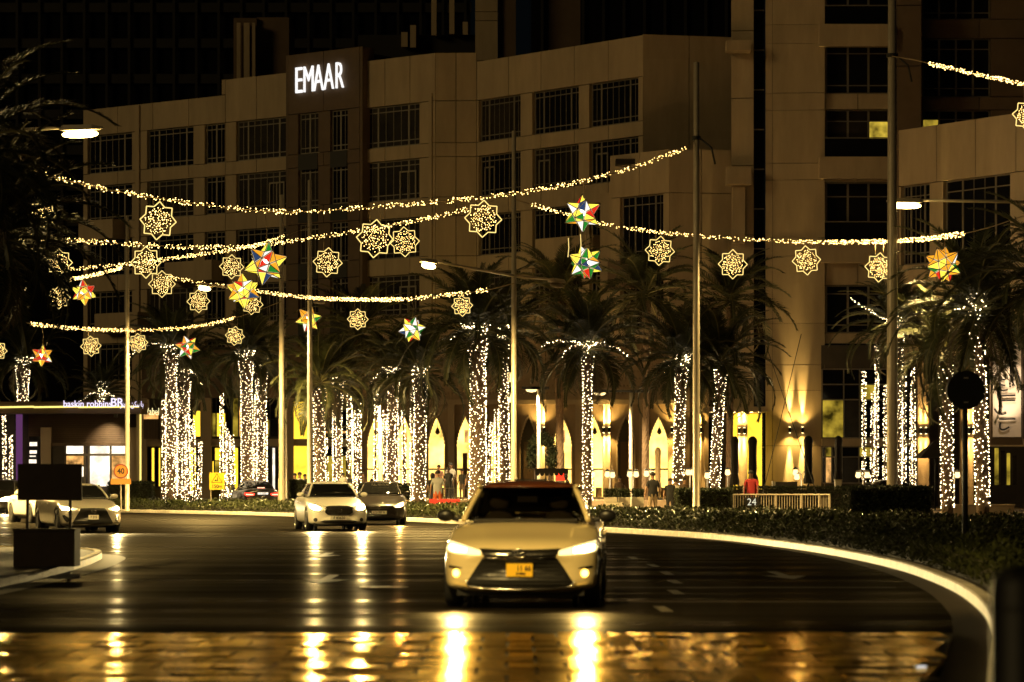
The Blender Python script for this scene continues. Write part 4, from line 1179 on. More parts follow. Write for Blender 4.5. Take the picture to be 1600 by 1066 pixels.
# pale rims round each pane
RIM = MB()
for f in FAC:
    m_, ex, ey, ez, b_, h_ = tri_frame(f)
    tri = [(-b_/2,0),(b_/2,0),(0,h_)]
    o_ = [m_+ex*((x)*.93)+ey*(h_/3+(y_-h_/3)*.93) for x, y_ in tri]; i_ = [m_+ex*(x*.82)+ey*(h_/3+(y_-h_/3)*.82) for x, y_ in tri]
    RIM.add(o_+i_, [(0,1,4,3),(1,2,5,4),(2,0,3,5)])
RIM_ME = RIM.mesh('pane_rim', emat('lit pane rim', (1,.80,.45), .95))
CORE = emat('lantern core bulb', (1,.92,.75), 5)
WT = [.50,.12,.12,.10,.04,.12]
def star(px, py, rpx, Y, label, top=None, seed=0, wt=None):
    c = W(px, py, Y); Rr = rpx*Y/F*1.10
    rr = random.Random(seed)
    t = thing('star_lantern', label, 'star lantern', c, 0, 'coloured glass star lanterns')
    rot = Euler((rr.uniform(0,6), rr.uniform(0,6), rr.uniform(0,6))).to_matrix()
    cols = rr.choices(range(6), wt or WT, k=60)
    for f, ci in zip(FAC, cols):
        m_, ex, ey, ez, _, _ = tri_frame(f)
        mm = Matrix((ex, ey, ez)).transposed()
        o = bpy.data.objects.new('glass_panel', PM[ci]); COL.objects.link(o); o.parent = t
        o.matrix_local = Matrix.Translation(rot @ m_ * Rr) @ (rot @ mm).to_4x4() @ Matrix.Scale(Rr, 4)
    for nm, me in (('frame', FRAME_ME), ('pane_rim', RIM_ME)):
        o = bpy.data.objects.new(nm, me); COL.objects.link(o); o.parent = t
        o.matrix_local = rot.to_4x4() @ Matrix.Scale(Rr, 4)
    # bulb seen through the front panes
    MB().lathe([(.02,-.24*Rr),(.2*Rr,-.12*Rr),(.24*Rr,0),(.2*Rr,.12*Rr),(.02,.24*Rr)], (0,-.36*Rr,0), 10).build('core_bulb', CORE, t, True, True)
    if top is not None:
        h = (py-top)*Y/F
        MB().tube([(0,0,Rr*.35),(.05,0,(h+Rr)*.5),(-.03,0,h)], .012, 5).build('hanger', M['wire'], t, True, True)
ST = [(910,334,29,94.5,282,'upper of the two stacked glass star lanterns, with red, green and blue panes'),
 (915,411,28,121,342,'lower of the two stacked glass star lanterns, yellow and green below'),
 (415,412,33,109.5,333,'largest yellow glass star lantern, left of the bare pole'),
 (380,455,27,128,400,'yellow and orange glass star lantern below the largest star'),
 (131,457,20,124,432,'small red and orange glass star lantern by the dark palm'),
 (482,499,20,134.5,464,'small amber glass star lantern behind the bare pole'),
 (644,515,21,113,466,'small pale green glass star lantern at the palm fronds in the middle'),
 (293,543,19,139,511,'small white and red glass star lantern beside the two lit trunks'),
 (66,556,17,127,509,'smallest red glass star lantern low at the left'),
 (1474,414,30,88,370,'amber glass star lantern in the right palm fronds')]
# weights: yellow, amber, red, green, blue, white
SW = [(.32,.12,.26,.10,.07,.13),(.36,.06,.12,.24,.08,.14),(.52,.10,.12,.12,.04,.10),(.56,.24,.06,.02,.03,.09),(.22,.28,.34,.05,.01,.10),
      (.34,.36,.10,.06,.02,.12),(.26,.04,.01,.30,.03,.36),(.20,.06,.26,.14,.02,.32),(.28,.26,.34,.04,.02,.06),(.30,.44,.08,.08,.03,.07)]
for i, (px, py, r, Y, top, lab) in enumerate(ST): star(px, py, r, Y, lab, top, 40+i, SW[i])
# loose icicle strings between the stacked stars
for k, (px, a, b) in enumerate(((888,372,402),(899,380,398),(907,366,398),(915,366,388),(925,350,398))):
    o = MB().tube([W(px,a,100), W(px+.8,(a+b)/2,100), W(px-.6,b,100)], .012, 4).build('hanging_string', M['neon'] if k in (0,2) else M['wire'])
    tag(o, ['thin pale string hanging furthest left between the stacked stars','short curled string second from left between the stacked stars','bright straight string in the middle between the stacked stars','fourth thin string hanging between the stacked stars','thin string furthest right between the stacked stars'][k], 'string', 'strings between the stacked stars')

# ---------------------------------------------------------------- date palms
def frond_mesh(L, droop, nleaf, leafl, m_leaf, seed):
    rr = np.random.default_rng(seed)
    pts = []; ang = 0.0; p = np.zeros(3); N = 14
    d = []
    for i in range(N+1):
        t = i/N
        pts.append(p.copy())
        a = droop*(t**1.5)
        step = np.array([math.cos(a), 0, -math.sin(a)])
        d.append(step)
        p = p + step*L/N
    pts = np.array(pts); d = np.array(d)
    mb = MB(); mb.tube([tuple(q) for q in pts], [.035*(1-.8*i/N)+.006 for i in range(N+1)], 5, True)
    nb = len(mb.f)
    vs = []; fs = []
    for k in range(nleaf):
        t = .10+.90*(k+.5)/nleaf
        i = min(int(t*N), N-1); f = t*N-i
        q = pts[i]*(1-f)+pts[i+1]*f; dd = d[i]; up = np.array([dd[2]*-1, 0, dd[0]])
        l = leafl*(math.sin(min(1, t*1.15+.12)*math.pi)**.6*.75+.25)*rr.uniform(.85,1.15)
        for s in (-1, 1):
            v = dd*.62 + np.array([0,s,0])*.72 + up*rr.uniform(.05,.42)
            v /= np.linalg.norm(v)
            tip = q+v*l + np.array([0,0,-.18*l])
            wdir = np.cross(v, up); wdir /= np.linalg.norm(wdir); w = .024
            wdir = dd
            mid = q+v*l*.55
            b = len(mb.v)+len(vs)
            vs += [tuple(q-wdir*w*.6), tuple(mid-wdir*w), tuple(tip), tuple(mid+wdir*w), tuple(q+wdir*w*.6)]
            fs.append((b, b+1, b+2, b+3, b+4))
    me = bpy.data.meshes.new('frond')
    me.from_pydata(mb.v+vs, [], mb.f+fs)
    me.materials.append(M['rachis']); me.materials.append(m_leaf)
    me.polygons.foreach_set('material_index', [0]*nb+[1]*len(fs))
    return me
FR = [frond_mesh(3.3, 1.55, 74, .62, M['frond'], 1), frond_mesh(3.1, 1.15, 70, .60, M['frond'], 2), frond_mesh(3.4, 2.0, 76, .58, M['frond'], 3), frond_mesh(2.6, 2.35, 36, .46, M['frond_dry'], 4)]
def trunk_mesh(p0, p1, r0, r1, seed):
    rr = random.Random(seed); n = 14; rows = max(10, int((p1-p0).length/.16))
    vs, fs = [], []
    for i in range(rows+1):
        t = i/rows; c = p0.lerp(p1, t)+Vector((math.sin(t*2.2+seed)*.05, 0, 0))
        r = r0+(r1-r0)*t
        if t > .86: r *= 1+.45*(t-.86)/.14
        for k in range(n):
            a = 2*math.pi*(k+.5*(i%2))/n
            q = r*(1+.10*((k+i)%2)+rr.uniform(-.05,.05))
            vs.append(c+Vector((math.cos(a)*q, math.sin(a)*q, 0)))
    for i in range(rows):
        for k in range(n): fs.append((i*n+k, i*n+(k+1)%n, (i+1)*n+(k+1)%n, (i+1)*n+k))
    fs.append(tuple(rows*n+k for k in range(n)))
    return vs, fs
def palm(label, px_t, py_t, px_b, Y, wpx, scale=1.0, nf=38, lights=True, head=0, strands=(), dens=54, seed=1, base_z=0.12, bot=None, group='date palms in front of the buildings', cut=None, dark=False):
    rr = random.Random(seed)
    p1 = W(px_t, py_t, Y); p0 = Vector((wx(px_b,Y), Y, base_z))
    r = wpx*Y/F/2*.84
    t = thing('date_palm', label, 'palm tree', p0, 0, group)
    vs, fs = trunk_mesh(Vector((0,0,-.05)), p1-p0, r*1.05, r*.92, seed)
    MB().add(vs, fs).build('trunk', M['trunk'], t, False, True)
    top = p1-p0
    for k in range(nf):
        el = -0.75 + 2.1*(k/(nf-1))**.9              # low ones hang, the last stand up
        az = k*2.39996+rr.uniform(-.25,.25)
        me = FR[3] if (k < nf*.14) else FR[2] if k < nf*.35 else FR[0] if k < nf*.75 else FR[1]
        o = bpy.data.objects.new('frond', me); COL.objects.link(o); o.parent = t
        o.location = top+Vector((math.cos(az)*r*.6, math.sin(az)*r*.6, .1+.55*k/nf))
        o.rotation_euler = Euler((rr.uniform(-.35,.35), -el, az), 'XYZ')
        s = scale*rr.uniform(.85,1.1); o.scale = (s, s, s)
    if lights:
        B = []
        h = top.length
        z0 = 0.1 if bot is None else max(.0, (wz(bot,Y)-base_z)/h)
        n = int(2*math.pi*r*h*(1-z0)*dens)
        for k in range(n):                             # a string wound up the trunk, turn above turn
            q = z0+(1-z0)*(k+rr.uniform(-.8,.8))/n; q = min(1, max(z0, q+rr.uniform(-.055,.055)/h)); a = k/n*6.283*h*(1-z0)/.137+rr.uniform(-.42,.42)
            f = 1.08*(1+(.45*(q-.86)/.14 if q > .86 else 0))*(1.05-.13*q)
            c = Vector((0,0,-.05)).lerp(top, q)+Vector((math.sin(q*2.2+seed)*.05,0,0))
            B.append(tuple(c+Vector((math.cos(a)*(r*f+.03), math.sin(a)*(r*f+.03), 0))))
        for k in range(int(head*75)):
            q = rr.random()**.7; a = rr.uniform(0,6.283); u = r*(1+1.1*q)*rr.uniform(.7,1.1)
            B.append(tuple(top+Vector((math.cos(a)*u, math.sin(a)*u, head*.75*q))))
        for ang, ln, dr in strands:
            for k in range(int(ln*13)):
                q = k/(ln*13); x = ang*ln*q; z = .35+ln*.45*q-dr*ln*q*q
                for _ in range(1 if q > .45 else 2): B.append(tuple(top+Vector((x+rr.uniform(-.06,.06), -.4*q+rr.uniform(-.1,.1), z+rr.uniform(-.05,.05)))))
        link('fairy_lights', bulbs_mesh('fairy_lights', B, .018, M['bulb']), t, kind='stuff')
    return t
PALMS = [
 ('lit date palm at the far left above the ice cream shop roof', 37,572,37,170,19, dict(seed=3, head=.7, bot=640, scale=1.1)),
 ('lit palm top half hidden behind the ice cream shop sign', 160,625,160,178,10, dict(seed=4, head=1.6, bot=634, scale=.9, strands=((-1,1.4,.9),(1,1.0,.9)))),
 ('left of the two close lit palms by the ice cream shop, bent at its top', 266,552,270,150,18, dict(seed=5, head=.6, strands=((-1,2.2,.75),))),
 ('right of the two close lit palms by the ice cream shop', 285,590,287,153,20, dict(seed=6, head=.5, strands=((1,1.2,1.3),))),
 ('left of the two lit palms behind the red tail lights', 384,563,385,150,19, dict(seed=7, head=.7)),
 ('right of the two lit palms behind the red tail lights', 409,580,408,156,17, dict(seed=8, head=.9)),
 ('lit palm with a straight even trunk right behind the white sedan roof', 500,607,500,140,19, dict(seed=9)),
 ('slimmer lit palm right of the straight one behind the white sedan', 528,610,529,147,15, dict(seed=10, head=.9)),
 ('lit palm behind the dark hatchback with lights climbing its crown', 613,590,614,146,17, dict(seed=11, head=.8, strands=((-1,1.2,1.2),))),
 ('lit palm with a wide trunk left of the person in orange shorts', 655,592,655,126,20, dict(seed=12, head=.7)),
 ('tallest and widest lit palm left of the middle lamp post', 745,528,745,117,27, dict(seed=13, head=.8, nf=46, scale=1.15, strands=((-1,1.2,1.0),))),
 ('lit palm directly left of the middle lamp post, lights high in its crown', 786,535,787,128,16, dict(seed=14, head=1.3)),
 ('lit palm with two strands of lights spread like a moustache right of the taxi roof', 920,555,917,120,15, dict(seed=15, head=.8, strands=((-1,2.0,.45),(1,1.7,.75),(-1,1.3,.9),(1,1.1,.4)), nf=44)),
 ('leaning lit palm left of the bare pole by the arcade end', 1066,575,1060,120,17, dict(seed=16, head=.8, strands=((-1,.8,1.5),), nf=44)),
 ('leaning lit palm right of the bare pole near the parasols', 1126,578,1117,120,16, dict(seed=17, nf=44)),
 ('lit palm partly hidden by the thickest pole with lights forked at its top', 1402,520,1402,131,15, dict(seed=18, head=1.0, strands=((1,.9,.2),(-1,.7,.3),(-1,2.3,-.1)), nf=40)),
 ('lit palm left of the round sign back', 1475,568,1480,97,20, dict(seed=19, nf=36, scale=.95)),
 ('lit palm right of the round sign back with lights thinning into its crown', 1527,500,1534,92,22, dict(seed=20, head=1.1, nf=48, scale=1.1, strands=((-1,.9,.6),))),
]
for lab, a, b, c, Y, wpx, kw in PALMS: palm(lab, a, b, c, Y, wpx, **kw)
palm('unlit palm crown hanging in at the right edge before the banner', 1655,455,1660,84,20, seed=31, lights=False, scale=1.05, nf=46)
palm('big dark palm at the left edge hiding parts of the garlands', -20,395,-30,66,26, seed=32, lights=False, scale=1.0, nf=56, group='dark palms at the left edge')
palm('nearer dark palm at the upper left corner', -60,270,-75,58,26, seed=33, lights=False, scale=.95, nf=52, group='dark palms at the left edge')
palm('unlit palm behind the stacked stars', 875,470,875,150,14, seed=34, lights=False, scale=1.2, nf=40)
palm('unlit palm crown left of the straight lit trunk', 560,530,560,158,12, seed=35, lights=False, scale=1.2, nf=36)
palm('unlit palm crown before the stepped wing', 1010,470,1010,140,12, seed=36, lights=False, scale=1.2, nf=40)
palm('unlit palm crown left of the plain tower wall', 1140,480,1140,142,12, seed=37, lights=False, scale=1.15, nf=36)

# slim stems wound in lights
def stem(px, top, bot, Y, label, group='slim stems wound in lights', seed=0):
    rr = random.Random(seed)
    b = Vector((wx(px,Y), Y, .12 if Y < 139 else .62 if 560 < px < 1160 else .12))
    h = wz(top,Y)-b.z
    t = thing('lit_stem', label, 'lit stem', b, 0, group)
    lean = rr.uniform(-.12,.12)
    MB().tube([(0,0,0),(lean*.5,0,h*.5),(lean,0,h)], [.07,.055,.035], 7).build('stem', M['trunk'], t, True, True)
    B = []
    for k in range(int(h*40)):
        q = rr.random(); a = rr.uniform(0,6.283)
        B.append((lean*q+math.cos(a)*.10, math.sin(a)*.10, h*q))
    link('fairy_lights', bulbs_mesh('fairy_lights', B, .018, M['bulb']), t, kind='stuff')
ORD = ['first','second','third','fourth','fifth','sixth','seventh','eighth']
CL = [('beside the purple lit column', 158.3, [(8,648),(17,680)]),
 ('among the two close lit palms', 149, [(256,625),(274,690),(287,690),(296,650),(304,655),(311,690)]),
 ('in the cluster beside the yellow warning sign', 150, [(346,615),(353,660),(359,670),(366,680)]),
 ('in the cluster behind the red tail lights', 151, [(385,700),(398,615),(413,660)]),
 ('behind the roof of the white sedan', 143, [(512,683),(524,640),(543,615),(555,642),(561,630)]),
 ('behind the dark hatchback', 143, [(586,615),(602,640),(621,650),(633,640)]),
 ('left of the person in orange shorts', 134, [(644,612),(651,650)]),
 ('right of the tallest lit palm', 137, [(758,640),(764,660),(776,640),(791,645)]),
 ('in the cluster at the thickest pole', 145, [(1350,580),(1362,612),(1369.5,537),(1382,600),(1413,575),(1423,613),(1429,574)])]
for where, Y, items in CL:
    for i, (px, top) in enumerate(items):
        stem(px, top, 780, Y+(i % 3)*.8, '%s slim lit stem from the left %s' % (ORD[i], where), seed=int(px))
# ---------------------------------------------------------------- ground cover bed along the kerb
BACK = [(-62,188),(-44,180),(-27.6,167),(-20.5,157),(-11.2,144),(-3.0,121),(3.4,103),(7.6,98),(10.3,92),(11.6,84),(13.4,76),(14.6,66),(15,52),(14,40),(12,30),(9,20)]
BC = catmull(BACK, 0.9)
def lerp_curve(C, t):
    x = t*(len(C)-1); i = min(int(x), len(C)-2); return C[i].lerp(C[i+1], x-i)
bed = MB(); NB = 120
vs = []
for i in range(NB+1):
    a = KC[min(int(i/NB*(len(KC)-1)), len(KC)-1)]+KN[min(int(i/NB*(len(KC)-1)), len(KC)-1)]*.22
    # nearest matching point of the back line
    b = lerp_curve(BC, i/NB)
    for t, h in ((0,.125),(.04,.33),(.5,.40),(.96,.36),(1,.125)):
        q = a.lerp(b, t); vs.append((q.x, q.y, h))
fs = []
for i in range(NB):
    for k in range(4): fs.append((i*5+k, i*5+5+k, i*5+6+k, i*5+k+1))
struct(bed.add(vs, fs).build('planting_bed', M['soil']))
n = 150000
s = nrg.random(n)**.62; tt = nrg.random(n)
front = nrg.random(n) < .30
tt = np.where(front, nrg.random(n)*.08, tt)
ia = np.minimum((s*NB), NB-1e-6); i0 = ia.astype(int); f = (ia-i0)[:,None]
A = np.array([vs[i*5] for i in range(NB+1)]); Bk = np.array([vs[i*5+4] for i in range(NB+1)])
pa = A[i0]*(1-f)+A[i0+1]*f; pb = Bk[i0]*(1-f)+Bk[i0+1]*f
pos = pa*(1-tt[:,None])+pb*tt[:,None]
wob = .07*np.sin(pos[:,0]*1.7+pos[:,1]*.9)+.06*np.sin(pos[:,1]*1.3-pos[:,0]*.6)
hz = np.where(tt < .05, nrg.uniform(.14,.46,n), nrg.uniform(.36,.56,n)+wob)
pos[:,2] = hz
def leaves(pos, size, spread=(.2,1.0)):
    n = len(pos)
    az = nrg.uniform(0, 2*np.pi, n); el = nrg.uniform(spread[0], spread[1], n)
    d = np.stack([np.cos(az)*np.cos(el), np.sin(az)*np.cos(el), np.sin(el)], 1)
    w_ = np.stack([-np.sin(az), np.cos(az), nrg.uniform(-.4,.4,n)], 1)
    l = (size*nrg.uniform(.7,1.3,n))[:,None]
    return np.stack([pos, pos+d*l*.5+w_*l*.26, pos+d*l, pos+d*l*.5-w_*l*.26], 1)
size = np.where(pos[:,1] > 70, .12, .10)
gc = link('ground_cover', quads_mesh('ground_cover', leaves(pos, size), M['leaf']))
tag(gc, 'low leafy ground cover filling the bed behind the curved white kerb', 'ground cover', None, 'stuff')

def clipped_hedge(label, x0, x1, y0, y1, z1, n=7000, z0=.12, col='hedge', name='clipped_hedge', group='clipped dark hedges'):
    t = thing(name, label, 'hedge', ((x0+x1)/2,(y0+y1)/2,z0), 0, group)
    MB().box(x0+.06, x1-.06, y0+.06, y1-.06, z0, z1-.07).build('core', M['soil'], t)
    p = []
    for k in range(n):
        r = rnd.random()
        x, y, z = rnd.uniform(x0,x1), rnd.uniform(y0,y1), rnd.uniform(z0,z1)
        if r < .5: y = y0+rnd.uniform(-.03,.06)
        elif r < .6: x = x0+rnd.uniform(-.03,.06)
        elif r < .7: x = x1+rnd.uniform(-.06,.03)
        else: z = z1+rnd.uniform(-.08,.03)
        p.append((x-t.location.x, y-t.location.y, z-t.location.z))
    link('leaves', quads_mesh('leaves', leaves(np.array(p), np.full(n, .10), (-.3,1.2)), M[col]), t, kind='stuff')
    return t
clipped_hedge('big dark clipped hedge block hiding the foot of the thickest pole', wx(1327,86), wx(1456,86), 86, 88, wz(763,86), 9000)
clipped_hedge('dark clipped hedge between the standing man in black and the railing', wx(1058,103), wx(1143,103), 103, 104.6, wz(766,103), 6000)
clipped_hedge('dark clipped hedge behind the railing below the closed parasols', wx(1142,118), wx(1330,118), 118, 119.2, wz(762,118), 6000)
clipped_hedge('dark clipped hedge in front of the ice cream shop door', wx(168,152), wx(238,152), 152, 153.2, wz(754,152), 5000)
clipped_hedge('small dark clipped hedge between the lit palms and the white sedan', wx(452,139), wx(486,139), 139, 140, wz(752,139), 3000)
clipped_hedge('dark hedge behind the dark hatchback roof', wx(560,141), wx(650,141), 141, 142, wz(757,141), 4000, z0=.62)
for i, (a, b, y, lab) in enumerate(((944,964,112,'square pale planter with a small clipped bush nearest the taxi'),(966,985,113,'square pale planter with a small clipped bush, middle of three'),(988,1006,114,'square pale planter with a small clipped bush nearest the man in black'))):
    t = thing('planter', lab, 'planter', (wx((a+b)/2,y), y+.3, .12), 0, 'square planters on the plaza')
    MB().box(wx(a,y), wx(b,y), y, y+.5, .12, wz(777,y)).build('pot', M['pot'], t)
    p = [(rnd.uniform(wx(a,y),wx(b,y))-t.location.x, rnd.uniform(-.3,.22), wz(777,y)+rnd.uniform(-.02,.3)-.12) for _ in range(900)]
    link('bush', quads_mesh('bush', leaves(np.array(p), np.full(900,.09), (-.3,1.2)), M['hedge']), t, kind='stuff')
t = thing('planter', 'long low pale planter box in front of the square ones', 'planter', (wx(962,108),108.3,.12), 0)
MB().box(wx(945,108), wx(974,108), 108, 108.7, .12, wz(785,108)).build('pot', M['pot'], t)
MB().box(wx(945,108)+.05, wx(974,108)-.05, 108.05, 108.65, wz(785,108)-.02, wz(785,108)+.012).build('soil', M['soil'], t)
tw = thing('low_wall', 'low rendered garden wall behind the round sign post', 'wall', (wx(1545,99),99,.12))
MB().box(wx(1489,99), wx(1585,99), 99, 99.4, .12, wz(790,99)).build('wall_body', M['plaster'], tw)
MB().box(wx(1488,99), wx(1586,99), 98.95, 99.45, wz(790,99)+.002, wz(788,99)).build('coping', M['stone'], tw)
tw = thing('low_wall', 'short dark planter wall with a pale end post below the plain tower wall', 'wall', (wx(1230,124),124,.12))
MB().box(wx(1212,124), wx(1246,124), 124, 124.4, .12, wz(753,124)).build('wall_body', M['dark_wall'], tw)
MB().box(wx(1207,124), wx(1211.5,124), 123.9, 124.4, .12, wz(752,124)).build('end_post', M['pot'], tw)
tw = thing('bollard_post', 'square pale gate post beside the fourth closed parasol', 'post', (wx(1310,124),124,.12))
MB().box(wx(1305,124), wx(1314.5,124), 123.9, 124.3, .12, wz(751,124)).build('post_body', M['pot'], tw)
MB().box(wx(1304,124), wx(1315.5,124), 123.85, 124.35, wz(751,124)+.002, wz(749.5,124)).build('post_cap', M['stone'], tw)

# ---------------------------------------------------------------- wreath arch, scalloped stall, barriers
wr = thing('wreath_arch', 'leafy round wreath arch standing before the arcade above the taxi', 'wreath', (wx(846,150),150,.62))
c = W(847,712,150)
MB().tube([(wx(836,150),150,.62),(wx(836,150),150,wz(705,150))], .06, 6).build('arch_leg', M['wood'], wr)
MB().tube([(wx(858,150),150,.62),(wx(858,150),150,wz(705,150))], .06, 6).build('arch_leg', M['wood'], wr)
p = []
for k in range(7000):
    a = rnd.uniform(-.62, 3.76); rr_ = rnd.gauss(0,.13)
    R1, R2 = .55, .95
    p.append((c.x+math.cos(a)*(R1+rr_*.9)-wr.location.x, rnd.uniform(-.22,.22), c.z+math.sin(a)*(R2+rr_)-.05-wr.location.z))
link('leaves', quads_mesh('leaves', leaves(np.array(p), np.full(7000,.15), (-.9,1.2)), M['hedge']), wr, kind='stuff')
st = thing('scalloped_stall', 'small dark scalloped stall glowing red at its right end above the taxi roof', 'stall', (wx(862,132),132,.12))
x0, x1 = wx(836,132), wx(888,132)
mb = MB(); ns = 7
for k in range(ns):
    a, b = x0+(x1-x0)*k/ns, x0+(x1-x0)*(k+1)/ns; zt_, zb_ = wz(733,132), wz(745,132)
    pts = [(a,132,zt_),(a,132,(zt_+zb_)/2)] + [((a+b)/2+(b-a)/2*math.cos(math.pi*(1-q/5)),132,(zt_+zb_)/2-(zt_-zb_)*.42*math.sin(math.pi*q/5)) for q in range(1,5)] + [(b,132,(zt_+zb_)/2),(b,132,zt_)]
    m_ = len(pts); mb.add(pts+[(q[0],q[1]+.03,q[2]) for q in pts], [tuple(range(m_)), tuple(range(2*m_-1,m_-1,-1))]+[(i,(i+1)%m_,(i+1)%m_+m_,i+m_) for i in range(m_)])
mb.build('scalloped_valance', M['fabric_dark'], st)
MB().box(x0, x1, 132.04, 133.2, wz(733,132)-.02, wz(732,132)).build('stall_roof', M['fabric_dark'], st)
for x in (x0+.06, x1-.06): MB().tube([(x,132.1,.12),(x,132.1,wz(734,132))], .035, 6).build('stall_post', M['black'], st)
MB().box(wx(868,132), wx(885,132), 132.1, 132.3, wz(751,132), wz(739,132)).build('red_light_box', M['red_glow'], st)
MB().box(x0, wx(867,132), 132.1, 132.9, .12, wz(752,132)).build('stall_counter', M['wood'], st)

rb = thing('road_barrier', 'bright red plastic road barrier behind the kerb left of the taxi', 'barrier', (wx(694,118),118,.12))
prof = [(-.25,.0),(-.22,.25),(-.10,.38),(-.09,.68),(.09,.68),(.10,.38),(.22,.25),(.25,0)]
xa, xb = wx(671,118), wx(719,118)
m_ = len(prof)
MB().add([(xa,118+a,.12+b) for a,b in prof]+[(xb,118+a,.12+b) for a,b in prof], [tuple(range(m_)),tuple(range(2*m_-1,m_-1,-1))]+[(i,(i+1)%m_,(i+1)%m_+m_,i+m_) for i in range(m_)]).build('barrier_body', M['red_plastic'], rb)
for k in (.25,.75):
    x = xa+(xb-xa)*k
    MB().box(x-.12, x+.12, 117.72, 117.76, .14, .24).build('fork_slot', M['black'], rb)
bs = thing('light_barrier', 'low tubular metal crowd barrier behind the red plastic barrier', 'barrier', (wx(718,124),124,.12))
for a, b in ((694,712),(712,732),(732,752)):
    zt_, zb_ = wz(763,124), wz(782,124)
    MB().ring([(wx(a+1,124),124,zb_),(wx(b-1,124),124,zb_),(wx(b-1,124),124,zt_),(wx(a+1,124),124,zt_)], .022, 6).build('barrier_frame', M['frame'], bs)
# railing
rl = thing('crowd_railing', 'grey metal railing with thin upright bars behind the ground cover at the right', 'railing', (wx(1225,104),104,.12))
zt_, zb_ = wz(773,104), wz(804,104)
for px in (1146,1181,1212,1252,1280,1296):
    MB().tube([(wx(px,104),104,.12),(wx(px,104),104,zt_)], .045 if px > 1270 else .032, 8).build('railing_post', M['metal'], rl)
for z in (zt_, zb_+.05):
    MB().tube([(wx(1145,104),104,z),(wx(1297,104),104,z)], .03, 8).build('railing_rail', M['metal'], rl)
for k in range(36):
    px = 1149+k*4.05
    MB().tube([(wx(px,104),104.02,zb_+.05),(wx(px,104),104.02,zt_)], .013, 5).build('railing_bar', M['metal'], rl)
MB().box(wx(1280,104), wx(1296,104), 104.05, 104.1, zb_, zt_-.03).build('railing_sheet', M['frame'], rl)
hn = thing('number_board', 'small dark board numbered 24 hanging on the railing below the person in red', 'number board', (wx(1174,103.8),103.8,wz(786,103.8)))
MB().box(wx(1163,103.8), wx(1186,103.8), 103.78, 103.82, wz(806,103.8), wz(777,103.8)).build('board', M['fabric_dark'], hn)
put_text('number', '24', .36, emat('lit white digits',(1,.95,.70),.75), (wx(1174.5,103.8),103.76,wz(785,103.8)), hn, 0, .004, .95)
put_text('number', '1  68', .26, M['plate_white'], (wx(1174,103.8),103.76,wz(798,103.8)), hn, 0, .004, .8)

# ---------------------------------------------------------------- parasols
def parasol(label, px, Y, top, bot, wpx, m, base_z=.12, group='closed parasols'):
    t = thing('closed_parasol', label, 'parasol', (wx(px,Y),Y,base_z), 0, group)
    MB().tube([(0,0,0),(0,0,wz(top,Y)-base_z-.05)], .035, 8).build('pole', M['black'], t, True, True)
    MB().box(-.3,.3,-.3,.3,0,.07).build('base', M['black'], t, False, True)
    r = wpx*Y/F/2; h0, h1 = wz(bot,Y)-base_z, wz(top,Y)-base_z
    prof = [(1.05,0),(1.12,.06),(.95,.16),(.78,.22),(.86,.35),(.82,.6),(.86,.8),(1.0,.9),(.8,.96),(.3,1.0)]
    vs, fs = [], []; n_ = 24; ph = rnd.uniform(0,6)
    for a, b in prof:
        for k in range(n_):
            q = 2*math.pi*k/n_; rr_ = r*a*(1+.14*math.sin(q*8+ph)*(1-b*.5))
            vs.append((math.cos(q)*rr_+ (0.12*r*math.sin(ph) if b < .2 else 0), math.sin(q)*rr_, h0+(h1-h0)*b))
    for i in range(len(prof)-1):
        for k in range(n_): fs.append((i*n_+k,i*n_+(k+1)%n_,(i+1)*n_+(k+1)%n_,(i+1)*n_+k))
    fs.append(tuple((len(prof)-1)*n_+k for k in range(n_)))
    MB().add(vs, fs).build('canopy', m, t, True, True)
    MB().lathe([(r*.80,h0+(h1-h0)*.225),(r*.86,h0+(h1-h0)*.235),(r*.80,h0+(h1-h0)*.25)], n=16).build('tie_strap', M['black'], t, True, True)
parasol('leftmost dark closed parasol before the bright restaurant entrance', 1148, 128, 682, 758, 13, M['fabric_dark'])
parasol('dark closed parasol right before the yellow lit entrance wall', 1176, 127, 682, 758, 14, M['fabric_dark'])
parasol('dark closed parasol beside the lantern cluster under the wall lights', 1263, 128, 681, 756, 14, M['fabric_dark'])
parasol('rightmost dark closed parasol in front of the tower windows', 1310, 129, 681, 752, 13, M['fabric_dark'])
parasol('beige closed parasol in front of the last glowing arch', 1028, 143, 699, 768, 10, M['fabric_beige'], .62)

# ---------------------------------------------------------------- plaza lamps and lanterns
def t_lamp(label, px, Y, top, l, r_, litr):
    t = thing('plaza_lamp', label, 'plaza lamp', (wx(px,Y),Y,.12), 0, 'T shaped plaza lamps')
    h = wz(top,Y)-.12
    MB().lathe([(.16,0),(.16,.3),(.1,.4),(.085,h)], n=12).build('pole', M['metal'], t, True, True)
    for q, lit in ((l, True), (r_, litr)):
        x = (q-px)*Y/F; s = 1 if x > 0 else -1
        MB().box(min(0,x), max(0,x), -.06, .06, h, h+.10).build('arm', M['black'], t, False, True)
        hd = MB().box(min(x-s*.9,x), max(x-s*.9,x), -.16, .16, h-.02, h+.12).build('lamp_head', M['black'], t, False, True)
        if lit:
            MB().lathe([(.02,-.16),(.22,-.12),(.30,-.02)], (x-s*.5,0,h-.01), 12).build('diffuser', M['lantern'], hd, False, True)
            spot(t, (x-s*.5,0,h-.3), 6000, 150, (1,.72,.32))
t_lamp('T shaped plaza lamp with a glowing left arm right of the moustache palm', 986, 138, 613, 921, 1014, False)
t_lamp('T shaped plaza lamp with both arms glowing behind the dark hatchback', 594, 148, 622, 578, 610, True)
t_lamp('plaza lamp behind the lit palm over the white sedan roof', 552, 152, 622, 534, 566, True)
t_lamp('plaza lamp showing its glowing end just right of the middle lamp post', 842, 146, 608, 815, 858, False)
